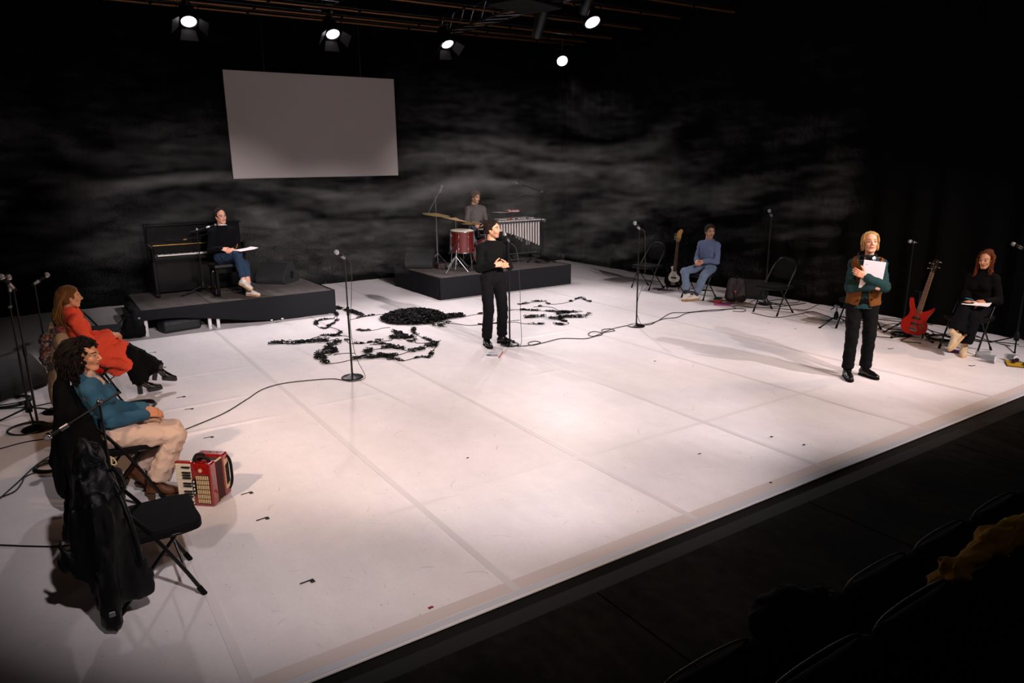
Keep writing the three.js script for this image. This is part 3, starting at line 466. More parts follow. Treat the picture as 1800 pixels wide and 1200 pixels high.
function riser(x0, x1, z0, z1, label, opts = {}) {
  const t = thing('stage_riser', label, 'riser', [x0, 0, z0]), w = x1 - x0, d = z0 - z1, n = opts.n ?? 2;
  for (let i = 0; i < n; i++) obj('deck_panel', rbox(w / n - 0.008, 0.04, d - 0.008, (i + 0.5) * w / n, 0.38, -d / 2, 0.004), deckMat, t);
  for (const z of [0, -d]) obj('rim', rbox(w + 0.02, 0.05, 0.03, w / 2, 0.372, z, 0.005), M.black, t);
  for (const x of [0, w]) obj('rim', rbox(0.04, 0.055, d, x, 0.375, -d / 2, 0.008), M.black, t);
  (opts.legs ?? [[0.06, -0.06], [w - 0.06, -0.06], [0.06, -d + 0.06], [w - 0.06, -d + 0.06]]).forEach(([x, z]) => obj('leg', rbox(0.05, 0.37, 0.05, x, 0.183, z, 0.006), M.alu, t));
  if (opts.skirt) opts.skirt(t, w, d); else {
    const f = obj('skirt', skirtPanel(w + 0.04, 0.395, 2), skirtMat, t); f.position.set(-0.02, 0.4, 0.03);
    const l = obj('skirt', skirtPanel(d + 0.02, 0.395, 4), skirtMat, t); l.position.set(-0.03, 0.4, -d); l.rotation.y = -Math.PI / 2;
    const r = obj('skirt', skirtPanel(d + 0.02, 0.395, 5), skirtMat, t); r.position.set(w + 0.03, 0.4, 0.02); r.rotation.y = Math.PI / 2;
  }
  return t;
}
const RZ = -11.4, RY = 0.4;
riser(1.09, 3.95, RZ, -12.98, 'black skirted stage platform under the piano', {
  n: 3, legs: [[0.06, -0.05], [0.93, -0.06], [1.05, -0.06], [2.8, -0.05], [0.06, -1.5], [2.8, -1.5], [1.5, -1.5]],
  skirt(t, w, d) {
    // the cloth is bunched up at the left end and hangs almost to the floor at the right
    const g = new THREE.BoxGeometry(w + 0.04, 1, 0.008, 90, 12, 1).translate(w / 2, -0.5, 0), p = g.attributes.position;
    for (let i = 0; i < p.count; i++) { const x = p.getX(i), y = p.getY(i), h = 0.15 + 0.225 * sstep(x, 0.2, 2.0); p.setY(i, y * h); p.setZ(i, p.getZ(i) + 0.014 * -y * noise3(x * 2, y * 2, 8) + 0.01 * noise3(x * 3 + y * 4, y * 5, 3) * (1 - sstep(x, 0.8, 1.8))); }
    g.computeVertexNormals(); const f = obj('skirt', g, skirtMat, t); f.position.set(0, 0.4, 0.035);
    const r = obj('skirt', skirtPanel(d + 0.02, 0.395, 5), skirtMat, t); r.position.set(w + 0.03, 0.4, 0.02); r.rotation.y = Math.PI / 2;
    const l = obj('skirt', skirtPanel(d, 0.2, 6), skirtMat, t); l.position.set(-0.03, 0.4, -d); l.rotation.y = -Math.PI / 2;
    const Fb = new Field(0.05); Fb.cap(V(-0.05, 0.36, -0.02), V(-0.06, 0.36, -0.9), 0.07, 0.06).cap(V(-0.05, 0.3, 0.0), V(-0.02, 0.22, 0.02), 0.06, 0.04); Fb.cut(folds(0.012, 9, 9, 5)); obj('bunched_cloth', iso(Fb, 0.014), skirtMat, t);
    for (const x of [0.99]) obj('leg_brace', rbox(0.1, 0.03, 0.03, x, 0.34, -0.04, 0.005), M.alu, t);
    for (const x of [1.83, 2.0]) obj('clip', rbox(0.035, 0.02, 0.02, x, 0.03, 0.03, 0.004), M.white, t);
  },
});
riser(5.95, 8.88, RZ, -13.3, 'black skirted stage platform under the drum kit', { n: 2 });
// ---------- folding chairs ----------
const pad = mat(0x070708, 0.75, { specularIntensity: 0.3, bumpMap: fabricBump, bumpScale: 0.001 }), chairTube = mat(0x101112, 0.32, { metalness: 0.5 });
function chair(label, x, z, turn, group) {
  const t = thing('folding_chair', label, 'chair', [x, 0, z], turn, group);
  const seat = extr(splc([[-0.2, -0.19], [0.2, -0.19], [0.215, -0.1], [0.215, 0.16], [0.19, 0.215], [0, 0.22], [-0.19, 0.215], [-0.215, 0.16], [-0.215, -0.1]], 40).map(([a, b]) => [a, -b]), 0.03, 0.01).rotateX(-Math.PI / 2).translate(0, 0.42, 0.03);
  obj('seat', seat, pad, t); obj('seat_rim', tube([[-0.2, 0.418, -0.15], [-0.218, 0.418, 0], [-0.218, 0.418, 0.17], [-0.18, 0.418, 0.245], [0, 0.418, 0.255], [0.18, 0.418, 0.245], [0.218, 0.418, 0.17], [0.218, 0.418, 0], [0.2, 0.418, -0.15]], 0.01, 50), chairTube, t);
  const br = extr(splc([[-0.165, 0], [0.165, 0], [0.19, 0.1], [0.175, 0.2], [0.1, 0.27], [0, 0.285], [-0.1, 0.27], [-0.175, 0.2], [-0.19, 0.1]], 40), 0.02, 0.008).rotateX(-0.2).translate(0, 0.57, -0.185);
  obj('backrest', br, pad, t);
  obj('frame', tube([[-0.225, 0.0, 0.225], [-0.222, 0.2, 0.13], [-0.22, 0.45, -0.005], [-0.212, 0.62, -0.12], [-0.2, 0.74, -0.205], [-0.12, 0.845, -0.245], [0, 0.87, -0.252], [0.12, 0.845, -0.245], [0.2, 0.74, -0.205], [0.212, 0.62, -0.12], [0.22, 0.45, -0.005], [0.222, 0.2, 0.13], [0.225, 0.0, 0.225]], 0.0115, 90, 9), chairTube, t);
  for (const s of [-1, 1]) { obj('leg', rod([s * 0.195, 0.415, 0.13], [s * 0.2, 0.0, -0.225], 0.0105), chairTube, t); obj('foot_cap', rod([s * 0.2, 0.0, -0.225], [s * 0.199, 0.05, -0.183], 0.015), M.rubber, t); obj('foot_cap', rod([s * 0.225, 0.0, 0.225], [s * 0.224, 0.055, 0.198], 0.0155), M.rubber, t); }
  obj('crossbar', rod([-0.2, 0.13, -0.115], [0.2, 0.13, -0.115], 0.008), chairTube, t); obj('crossbar', rod([-0.223, 0.17, 0.144], [0.223, 0.17, 0.144], 0.008), chairTube, t);
  return t;
}
const CG = 'folding chairs around the stage', RT = -Math.PI / 2, LT = Math.PI / 2;
chair('empty black folding chair left of the black bass guitar', 9.81, -10.09, RT + 0.05, CG);
chair('black folding chair under the man in the blue sweater', 9.83, -8.8, RT + 0.15, CG);
chair('empty black folding chair right of the grey backpack', 9.8, -7.19, RT, CG);
chair('black folding chair half hidden behind the standing woman', 9.8, -5.72, RT, CG);
chair('black folding chair under the red haired woman with papers', 9.82, -4.27, RT, CG);
chair('black folding chair under the woman in the red dress', 0.3, -8.42, LT, CG);
chair('black folding chair under the curly haired woman', 0.3, -5.77, LT, CG);
chair('empty foreground folding chair with a leather coat over its back', 0.3, -4.31, LT, CG);
chair('empty folding chair mostly hidden behind the woman in red', 0.45, -10.1, LT - 0.2, CG);
// ---------- microphones ----------
function microphone(t, a, d, grille = M.mesh) { // head at a, pointing along d
  const q = new THREE.Quaternion().setFromUnitVectors(V(0, 1, 0), d.clone().normalize()), ap = (g) => g.applyQuaternion(q).translate(a.x, a.y, a.z);
  const m = obj('microphone', [ap(lathe([[0, -0.17], [0.012, -0.17], [0.015, -0.1], [0.019, -0.035], [0.021, -0.03]], 18))], M.black, t);
  obj('grille', ap(ball(0.026, 0, 0, 0, 18, 14)), grille, m); obj('ring', ap(lathe([[0.021, -0.022], [0.027, -0.018], [0.027, -0.008], [0.024, -0.006]], 18)), M.chrome, m); obj('clip', ap(lathe([[0.02, -0.14], [0.02, -0.085], [0.016, -0.085], [0.016, -0.14]], 14)), M.steel, m);
}
function straightStand(label, x, z, h, dir, base = 0.125, y = 0, group = 'straight microphone stands') {
  const t = thing('microphone_stand', label, 'mic stand', [x, y, z], 0, group), d = V(...dir).normalize(), top = V(0, h, 0);
  obj('base', lathe([[0, 0], [base, 0], [base + 0.003, 0.008], [base - 0.008, 0.018], [0.04, 0.034], [0.02, 0.05], [0, 0.05]], 36), M.blackMetal, t);
  obj('pole', [rod([0, 0.03, 0], [0, h * 0.56, 0], 0.0115), rod([0, h * 0.55, 0], [0, h, 0], 0.008)], M.blackMetal, t); obj('clutch', rod([0, h * 0.53, 0], [0, h * 0.6, 0], 0.017), M.black, t);
  const c = top.clone().addScaledVector(d, 0.02); obj('clip_joint', [rod([0, h - 0.01, 0], c.toArray(), 0.011), ball(0.014, 0, h, 0)], M.alu, t);
  microphone(t, c.clone().addScaledVector(d, 0.115), d);
  return t;
}
straightStand('straight mic stand on a round base left of the standing man', 2.84, -7.72, 1.4, [-0.75, 0.55, 0.35]);
straightStand('straight mic stand right before the man in black', 5.17, -7.93, 1.41, [-0.6, 0.7, 0.25]);
straightStand('straight mic stand on a round base in front of the empty chair row', 7.33, -7.76, 1.46, [-0.75, 0.6, 0.1]);
straightStand('straight mic stand with clutch at the far left edge', -0.24, -7.86, 1.36, [-0.5, 0.8, 0.2], 0.14);
straightStand('straight mic stand behind the empty chair beside the backpack', 10.26, -7.72, 1.5, [-0.7, 0.6, 0.2]);
straightStand('second mic stand at the far left, nearer the curtain', -0.08, -8.35, 1.32, [0.8, 0.5, 0]);
function tripodBoom(label, x, z, h, boomA, boomB, o = {}) { // boom between two points given in stand axes
  const t = thing('boom_stand', label, 'mic stand', [x, o.y ?? 0, z], o.turn ?? 0, 'boom microphone stands'), m = o.mat ?? M.blackMetal;
  obj('pole', [rod([0, 0.12, 0], [0, h * 0.6, 0], 0.011), rod([0, h * 0.55, 0], [0, h, 0], 0.008)], m, t); obj('hub', lathe([[0, 0.1], [0.03, 0.1], [0.034, 0.16], [0.018, 0.22], [0, 0.22]], 16), M.black, t);
  for (let k = 0; k < 3; k++) { const a = k * 2.094 + (o.la ?? 0.4); obj('leg', rod([0.02 * Math.sin(a), 0.14, 0.02 * Math.cos(a)], [0.31 * Math.sin(a), 0.012, 0.31 * Math.cos(a)], 0.009), m, t); obj('foot_cap', rod([0.3 * Math.sin(a), 0.014, 0.3 * Math.cos(a)], [0.34 * Math.sin(a), 0.01, 0.34 * Math.cos(a)], 0.012), M.rubber, t); }
  obj('joint', [ball(0.02, 0, h, 0), rod([0, h, -0.04], [0, h, 0.05], 0.012)], o.joint ?? M.steel, t);
  obj('boom', rod(boomA, boomB, 0.0075), m, t);
  const A = V(...boomA), B = V(...boomB), d = A.clone().sub(B).normalize();
  if (o.big) { const c = A.clone().addScaledVector(d, 0.06); obj('microphone', [rod(A.toArray(), c.toArray(), 0.012), lathe([[0, -0.09], [0.024, -0.085], [0.026, 0], [0.026, 0.06], [0, 0.085]], 18).applyQuaternion(new THREE.Quaternion().setFromUnitVectors(V(0, 1, 0), V(...(o.bigDir ?? [0.3, 0.9, 0.1])).normalize())).translate(c.x, c.y, c.z)], M.steel, t); obj('shock_mount', new THREE.TorusGeometry(0.045, 0.004, 6, 24).translate(c.x, c.y, c.z), M.black, t); }
  else if (!o.noMic) microphone(t, A.clone().addScaledVector(d, 0.14), d);
  return t;
}
tripodBoom('black boom mic stand before the curly haired woman, boom across her chair', 0.2, -5.45, 0.86, [-0.2, 0.74, 0.0], [0.13, 0.9, -0.02], { la: 1.2 });
tripodBoom('black tripod mic stand behind the red bass guitar', 10.2, -5.3, 1.27, [-0.08, 1.28, 0.02], [0.16, 1.24, -0.05], { la: 0.2 });
tripodBoom('black boom mic stand at the far right edge', 10.42, -3.95, 1.2, [-0.12, 1.3, -0.06], [0.2, 1.15, 0.1], { la: 0.9 });
tripodBoom('boom mic stand reaching over the cymbals left of the drummer', 6.8, -13.1, 1.33, [0.1, 1.46, 0.0], [-0.22, 1.05, 0.1], { y: RY, big: true, mat: M.steel, bigDir: [0.35, 0.9, 0.1] });
tripodBoom('tall boom mic stand right of the vibraphone', 8.7, -12.1, 1.42, [-0.52, 1.58, 0.02], [0.16, 1.37, 0], { y: RY, big: true, bigDir: [-0.9, 0.25, 0.2] });
tripodBoom('black mic stand beside the piano stool', 2.12, -12.22, 1.04, [0.14, 1.06, 0.03], [-0.12, 1.0, 0], { y: RY });
tripodBoom('folded black stand lying low behind the standing woman', 9.72, -6.05, 0.3, [-0.3, 0.3, 0.1], [0.15, 0.28, -0.1], { noMic: true });
tripodBoom('dark mic stand at the far left behind the pair', -0.3, -8.15, 1.15, [0.02, 1.3, 0.05], [0, 1.1, 0], { la: 0.1 });
// ---------- stage monitors ----------
function wedge(label, x, y, z, turn, s = 1) {
  const t = thing('floor_monitor', label, 'speaker', [x, y, z], turn, 'floor monitor speakers');
  const prof = splc([[-0.2, 0], [0.2, 0], [0.235, 0.05], [0.05, 0.29], [0, 0.315], [-0.06, 0.31], [-0.235, 0.1], [-0.225, 0.02]].map(([a, b]) => [a * s, b * s]), 60);
  obj('cabinet', extr(prof, 0.5 * s, 0.008).translate(0, 0.008, -0.25 * s), mat(0x131415, 0.7, { bumpMap: coarseBump, bumpScale: 0.002 }), t);
  obj('grille', rbox(0.29 * s, 0.012, 0.44 * s, 0, 0, 0, 0.005).rotateZ(-0.92).translate(0.152 * s, 0.18 * s, 0), mat(0x0c0c0d, 0.8), t);
  for (const q of [-1, 1]) obj('handle', [new THREE.TorusGeometry(0.055 * s, 0.008, 8, 24).translate(0.0, 0.13 * s, q * 0.258 * s), disc(0.052 * s, 0.006).rotateX(Math.PI / 2).translate(0, 0.13 * s, q * 0.256 * s), rbox(0.1 * s, 0.018, 0.016, 0, 0.13 * s, q * 0.262 * s, 0.005)], M.black, t);
  obj('badge', disc(0.014, 0.004).rotateZ(-0.92).translate(0.1 * s, 0.262 * s, -0.2 * s), mat(0xb06a48, 0.5), t);
  return t;
}
wedge('black wedge monitor on the piano platform', 3.45, RY, -12.75, 0.75, 1.08);
wedge('black wedge monitor on the drum platform left of the cymbals', 6.3, RY, -12.85, 0.9, 1.05);
wedge('black wedge monitor at the far left edge of the floor', -0.55, 0, -9.45, 2.4, 1.25);
wedge('black wedge monitor behind the grey backpack', 10.62, 0, -8.28, 3.6, 0.95);
// ---------- piano and stool ----------
{
  const t = thing('upright_piano', 'black lacquered upright piano behind the seated man', 'piano', [2.15, RY, -12.6]);
  const W = 1.42; obj('case', [rbox(W, 1.06, 0.3, 0, 0.56, -0.17, 0.012), rbox(W + 0.04, 0.03, 0.36, 0, 1.1, -0.16, 0.01)], M.blackGloss, t);
  for (const s of [-1, 1]) { obj('cheek', rbox(0.05, 0.25, 0.32, s * (W / 2 - 0.025), 0.68, 0.12, 0.02), M.blackGloss, t); obj('leg', rbox(0.055, 0.56, 0.06, s * (W / 2 - 0.03), 0.29, 0.24, 0.01), M.blackGloss, t); obj('toe_block', rbox(0.06, 0.05, 0.34, s * (W / 2 - 0.03), 0.03, 0.12, 0.01), M.blackGloss, t); }
  obj('key_bed', rbox(W - 0.06, 0.06, 0.3, 0, 0.6, 0.12, 0.01), M.blackGloss, t); obj('fallboard', rbox(W - 0.12, 0.11, 0.02, 0, 0.76, 0.0, 0.006).rotateX(-0.05), M.blackGloss, t); obj('hinge', rbox(W - 0.14, 0.012, 0.012, 0, 0.79, 0.018, 0.003), M.brass, t);
  for (let k = 0; k < 52; k++) obj('white_key', rbox(0.0225, 0.02, 0.15, -0.6 + k * 0.0235, 0.65, 0.16, 0.002, 1), M.white, t);
  for (let k = 0; k < 51; k++) if (![2, 6].includes(k % 7)) obj('black_key', rbox(0.011, 0.014, 0.095, -0.6 + k * 0.0235 + 0.0117, 0.667, 0.13, 0.002, 1), M.black, t);
  obj('music_shelf', rbox(0.9, 0.02, 0.04, 0, 0.86, 0.01, 0.005), M.blackGloss, t); obj('music_desk', rbox(0.7, 0.2, 0.012, 0, 0.97, 0.0, 0.004).rotateX(-0.06), M.blackGloss, t); obj('lock', rbox(0.05, 0.015, 0.012, -0.16, 0.862, 0.034, 0.003), M.brass, t);
  for (const x of [-0.08, 0, 0.08]) obj('pedal', rbox(0.035, 0.014, 0.1, x + 0.12, 0.06, 0.03, 0.005), M.brass, t);
  const b = thing('piano_stool', 'black four legged piano bench under the seated man', 'bench', [2.5, RY, -12.02], 0.1);
  obj('cushion', rbox(0.56, 0.07, 0.36, 0, 0.475, 0, 0.03), mat(0x0b0b0c, 0.5), b); obj('apron', [rbox(0.5, 0.07, 0.02, 0, 0.4, 0.14, 0.004), rbox(0.5, 0.07, 0.02, 0, 0.4, -0.14, 0.004), rbox(0.02, 0.07, 0.28, 0.24, 0.4, 0, 0.004), rbox(0.02, 0.07, 0.28, -0.24, 0.4, 0, 0.004)], M.blackGloss, b);
  for (const [x, z] of [[-1, -1], [-1, 1], [1, -1], [1, 1]]) obj('leg', rbox(0.045, 0.42, 0.045, x * 0.235, 0.21, z * 0.13, 0.008), M.blackGloss, b);
  for (const s of [-1, 1]) obj('knob', lathe([[0, 0], [0.022, 0], [0.022, 0.03], [0, 0.035]], 14).rotateZ(-s * Math.PI / 2).translate(s * 0.25, 0.4, 0.05), M.chrome, b);
}
// bags under the piano platform
{
  const F = new Field(0.05); F.cap(V(-0.09, 0.1, 0), V(-0.05, 0.3, 0), 0.1, 0.06).cap(V(0.05, 0.1, 0.02), V(0.02, 0.3, 0.02), 0.1, 0.06).cap(V(0, 0.3, 0), V(-0.12, 0.36, 0.05), 0.03, 0.015); F.cut(folds(0.012)); F.cut((r, x, y, z) => smax(r, -y, 0.01));
  const b = thing('rucksack', 'black rucksack slumped by the left leg of the piano platform', 'bag', [1.0, 0, -11.45]); obj('sack', iso(F, 0.012), mat(0x080809, 0.85, { specularIntensity: 0.3 }), b); obj('strap', tube([[-0.1, 0.32, 0.06], [-0.18, 0.28, 0.1], [-0.2, 0.2, 0.1], [-0.15, 0.1, 0.1]], 0.008), M.black, b); obj('buckle', rbox(0.04, 0.025, 0.01, 0.06, 0.3, 0.1, 0.004), M.steel, b);
  const c = thing('soft_case', 'dark soft equipment case under the piano platform', 'case', [1.62, 0, -11.62], 0.2); obj('body', rbox(0.56, 0.2, 0.3, 0, 0.1, 0, 0.05), mat(0x0b0e14, 0.6), c); obj('handle', tube([[-0.08, 0.2, 0.05], [0, 0.235, 0.06], [0.08, 0.2, 0.05]], 0.01), M.black, c); obj('zip', tube([[-0.26, 0.14, 0.152], [0, 0.145, 0.154], [0.26, 0.14, 0.152]], 0.003), M.steel, c);
}
// ---------- drum kit ----------
function drum(t0, r, h, o) { // drum with its axis along y, base at 0
  const lug = o.lugs ?? 8; obj('shell', lathe([[r, 0.01], [r, h - 0.01], [r - 0.01, h - 0.01], [r - 0.01, 0.01], [r, 0.01]], 40), o.mat, t0);
  obj('head', lathe([[0, h + 0.004], [r * 0.9, h + 0.004], [r, h - 0.004]], 40), o.head, t0); obj('head', lathe([[r, 0.004], [r * 0.9, -0.002], [0, -0.002]], 40), o.head2 ?? o.head, t0);
  for (const y of [0.006, h - 0.006]) obj('hoop', new THREE.TorusGeometry(r + 0.006, 0.009, 8, 44).rotateX(Math.PI / 2).translate(0, y, 0), o.hoop ?? M.chrome, t0);
  for (let k = 0; k < lug; k++) { const a = k / lug * 6.283; for (const y of [0.09, h - 0.09]) obj('lug', rbox(0.02, 0.05, 0.018, (r + 0.01) * Math.sin(a), y, (r + 0.01) * Math.cos(a), 0.005), M.chrome, t0); obj('tension_rod', rod([(r + 0.014) * Math.sin(a), 0.0, (r + 0.014) * Math.cos(a)], [(r + 0.014) * Math.sin(a), h, (r + 0.014) * Math.cos(a)], 0.003, 0.003, 6), M.chrome, t0); }
}
function tripod(t, h, o = {}) {
  obj('pole', [rod([0, 0.05, 0], [0, h * 0.62, 0], 0.013), rod([0, h * 0.6, 0], [0, h, 0], 0.009)], M.steel, t);
  obj('clamp', rbox(0.035, 0.03, 0.03, 0.008, h * 0.61, 0, 0.006), M.chrome, t);
  for (let k = 0; k < 3; k++) { const a = k * 2.094 + (o.a ?? 0.5); obj('leg', [rod([0, 0.27, 0], [0.25 * Math.sin(a), 0.012, 0.25 * Math.cos(a)], 0.009), rod([0, 0.07, 0], [0.14 * Math.sin(a), 0.13, 0.14 * Math.cos(a)], 0.006)], M.steel, t); obj('foot_cap', ball(0.016, 0.25 * Math.sin(a), 0.016, 0.25 * Math.cos(a), 8, 6), M.rubber, t); }
}
const cymbal = (r) => lathe([[0, 0.028], [0.03, 0.024], [0.055, 0.01], [r * 0.6, 0.002], [r, -0.012], [r, -0.014], [r * 0.6, -0.001], [0.055, 0.006], [0.03, 0.02], [0, 0.024]], 48);
const cymbalBump = dataTex(128, (u, v) => { const w = 0.5 + 0.5 * Math.sin(v * 6.283 * 32); return [w, w, w]; }); M.cymbal.bumpMap = cymbalBump; M.cymbal.bumpScale = 0.0006;
{
  let t = thing('kick_drum', 'dark red bass drum with grey front skin on the drum platform', 'drum', [7.3, RY, -12.02], -0.45);
  const k = new THREE.Group(); k.name = 'drum_body'; k.rotation.x = Math.PI / 2; k.position.set(0, 0.29, -0.2); t.add(k); drum(k, 0.25, 0.4, { mat: M.drumRed, head: mat(0x3c3a3b, 0.6), hoop: M.drumRed, lugs: 8 });
  for (const s of [-1, 1]) obj('spur', rod([s * 0.24, 0.22, 0.12], [s * 0.33, 0.01, 0.24], 0.008), M.chrome, t);
  obj('tom_holder', [rod([0, 0.53, -0.02], [0, 0.66, -0.02], 0.012), rod([-0.1, 0.64, -0.02], [0.06, 0.64, 0.0], 0.009), rbox(0.08, 0.03, 0.05, 0, 0.545, -0.02, 0.006)], M.chrome, t);
  t = thing('floor_tom', 'dark red tom drum with white skin on a tripod stand', 'drum', [6.78, RY, -12.15]);
  const f = new THREE.Group(); f.name = 'drum_body'; f.position.set(0.06, 0.34, 0); f.rotation.x = 0.06; t.add(f); drum(f, 0.225, 0.41, { mat: M.drumRed, head: mat(0xd9d0c0, 0.6) });
  for (let q = 0; q < 3; q++) { const a = q * 2.094 + 0.4; obj('leg', rod([0.06 + 0.2 * Math.sin(a), 0.5, 0.2 * Math.cos(a)], [0.06 + 0.24 * Math.sin(a), 0.01, 0.24 * Math.cos(a)], 0.008), M.chrome, t); }
  for (const [label, x, z, h, r, tx, tz] of [['large brass cymbal on the leftmost stand', 6.62, -12.75, 1.03, 0.27, 0.12, -0.05], ['brass cymbal right of it, tilted above the red tom', 6.83, -12.35, 0.95, 0.26, 0.14, -0.15]]) {
    t = thing('cymbal_stand', label, 'cymbal', [x, RY, z], 0.4); tripod(t, h + 0.02, { a: 0.3 }); obj('cymbal', cymbal(r).rotateX(tx).rotateZ(tz).translate(0, h, 0), M.cymbal, t); obj('wing_nut', [rod([0, h, 0], [0, h + 0.06, 0], 0.004), rbox(0.03, 0.012, 0.008, 0, h + 0.05, 0, 0.003)], M.chrome, t);
  }
  t = thing('hi_hat', 'pair of small hi-hat cymbals in front of the drummer', 'cymbal', [7.33, RY, -12.68]); tripod(t, 0.9, { a: 0.1 }); obj('cymbal', cymbal(0.17).translate(0, 0.82, 0), M.cymbal, t); obj('cymbal', cymbal(0.17).rotateX(Math.PI).translate(0, 0.8, 0), M.cymbal, t); obj('pedal', rbox(0.09, 0.02, 0.28, 0, 0.03, -0.12, 0.006), M.steel, t); obj('clutch', rod([0, 0.83, 0], [0, 0.92, 0], 0.008), M.chrome, t);
  t = thing('snare_drum', 'snare drum half hidden between the tom and the drummer', 'drum', [7.62, RY, -12.5]); const sn = new THREE.Group(); sn.name = 'drum_body'; sn.position.y = 0.55; t.add(sn); drum(sn, 0.18, 0.15, { mat: M.black, head: mat(0xcfc7ba, 0.6) }); tripod(t, 0.5, { a: 0.8 });
  t = thing('drum_throne', 'round black drum stool under the drummer', 'stool', [7.68, RY, -13.03]); obj('cushion', lathe([[0, 0.49], [0.16, 0.49], [0.175, 0.52], [0.165, 0.56], [0, 0.57]], 28), pad, t); tripod(t, 0.49, { a: 0.2 });
  t = thing('tripod_stand', 'short chrome folding stand in front of the red tom', 'stand', [6.5, RY, -11.82]); obj('pole', rod([0, 0.06, 0], [0.05, 0.42, -0.02], 0.011), M.steel, t); for (let q = 0; q < 3; q++) { const a = q * 2.094 + 0.9; obj('leg', rod([0.02, 0.3, 0], [0.26 * Math.sin(a), 0.012, 0.2 * Math.cos(a)], 0.009), M.steel, t); } obj('arm', rod([-0.14, 0.36, 0.02], [0.12, 0.6, -0.02], 0.012), M.black, t);
  t = thing('box_percussion', 'small dark wooden box under the left cymbal stand', 'box', [6.6, RY, -12.5]); obj('box', rbox(0.3, 0.1, 0.2, 0, 0.052, 0, 0.01), mat(0x2d221e, 0.7), t); obj('plate', rbox(0.05, 0.03, 0.004, 0.05, 0.055, 0.102, 0.001, 1), M.steel, t);
  t = thing('small_microphone', 'small grey drum microphone lying before the bass drum', 'microphone', [7.0, RY, -11.72], 0.5); obj('body', [lathe([[0, 0], [0.03, 0.0], [0.04, 0.05], [0.03, 0.13], [0, 0.14]], 18).rotateZ(-1.3).translate(-0.06, 0.05, 0)], M.steel, t); obj('stand', [rbox(0.16, 0.015, 0.12, 0, 0.008, 0, 0.005), rod([0, 0.01, 0], [0, 0.05, 0], 0.008)], M.black, t);
}
// ---------- vibraphone ----------
{
  const t = thing('vibraphone', 'silver vibraphone with hanging resonator tubes on the drum platform', 'vibraphone', [8.18, RY, -12.5], 0.0), n = 17, x0 = -0.4, x1 = 0.66;
  const bar = mat(0xf4f0f0, 0.35, { metalness: 0.08 }), pipeMat = mat(0xd8d2ce, 0.32, { metalness: 0.25 });
  for (let k = 0; k < n; k++) { const u = k / (n - 1), x = x0 + (x1 - x0) * u, l = 0.2 + 0.16 * u; obj('bar', rbox(0.052, 0.014, l, x, 0.845, 0.06 + 0.03 * u, 0.004), bar, t); if (![2, 6].includes(k % 7)) obj('bar', rbox(0.05, 0.014, l, x + 0.032, 0.862, -0.2 - 0.04 * u, 0.004), bar, t); }
  for (let k = 0; k < n; k++) { const u = k / (n - 1), x = x0 + (x1 - x0) * u, l = 0.12 + 0.37 * u ** 1.3; obj('resonator', [disc(0.021, l, x, 0.79 - l / 2, 0.1, 14)], pipeMat, t); if (![2, 6].includes(k % 7)) { const l2 = 0.1 + 0.4 * Math.min(1, u * 1.15) ** 1.5; obj('resonator', disc(0.02, l2, x + 0.032, 0.79 - l2 / 2, -0.2, 12), pipeMat, t); } }
  for (const z of [0.17, 0.02, -0.13, -0.32]) obj('rail', rbox(1.16, 0.035, 0.018, 0.14, 0.82, z, 0.004), z > 0.1 ? M.steel : M.black, t);
  for (const x of [-0.45, 0.73]) { obj('end_frame', rbox(0.04, 0.06, 0.62, x, 0.82, -0.07, 0.008), M.steel, t); for (const z of [-0.3, 0.16]) { obj('leg', rod([x, 0.8, z], [x, 0.06, z], 0.016), M.blackMetal, t); obj('wheel', disc(0.035, 0.025).rotateZ(Math.PI / 2).translate(x, 0.037, z), M.rubber, t); } obj('foot_rail', rod([x, 0.1, -0.34], [x, 0.1, 0.2], 0.014), M.blackMetal, t); }
  obj('crossbar', rod([-0.45, 0.14, -0.07], [0.73, 0.14, -0.07], 0.014), M.steel, t); obj('pedal', rbox(0.5, 0.02, 0.08, 0, 0.05, 0.16, 0.006), M.steel, t);
  const d = thing('music_stand', 'flat dark music stand holding sheets behind the vibraphone', 'music stand', [8.42, RY, -12.98]); obj('desk', rbox(0.62, 0.012, 0.34, 0, 0.97, 0, 0.004).rotateX(0.0), M.black, d); obj('pole', rod([0, 0.05, 0], [0, 0.97, 0], 0.012), M.blackMetal, d); for (let q = 0; q < 3; q++) { const a = q * 2.094; obj('leg', rod([0, 0.12, 0], [0.25 * Math.sin(a), 0.01, 0.25 * Math.cos(a)], 0.009), M.blackMetal, d); }
  const p = thing('sheet_music', 'white sheet left on the flat music stand', 'paper', [8.26, RY + 0.977, -12.98], 0.1); obj('sheet', rbox(0.26, 0.004, 0.3, 0, 0.003, 0, 0.001, 1), M.paper, p);
  const p2 = thing('folder', 'crumpled pink and red paper right on the flat music stand', 'paper', [8.56, RY + 0.977, -12.98], -0.2); { const g = new THREE.BoxGeometry(0.24, 0.02, 0.22, 14, 1, 14), q = g.attributes.position; for (let i = 0; i < q.count; i++) if (q.getY(i) > 0) q.setY(i, 0.02 + 0.03 * Math.abs(noise3(q.getX(i) * 9, q.getZ(i) * 9, 2))); else q.setY(i, 0); g.computeVertexNormals(); obj('sheet', g, mat(0xd9a9a8, 0.8), p2); } obj('red_sheet', rbox(0.2, 0.006, 0.26, -0.14, 0.0035, 0.02, 0.001, 1), mat(0xa5383a, 0.7), p2);
  for (const [x, z, a] of [[8.15, -12.4, 0.3]]) { const m = thing('mallet', 'mallet with red head lying on the vibraphone bars', 'mallet', [x, RY + 0.862, z], a); obj('shaft', rod([-0.3, 0.012, 0], [0, 0.016, 0], 0.005), mat(0xa07040, 0.6), m); obj('head', ball(0.024, 0.012, 0.024, 0), mat(0xa8392c, 0.8), m); }
}
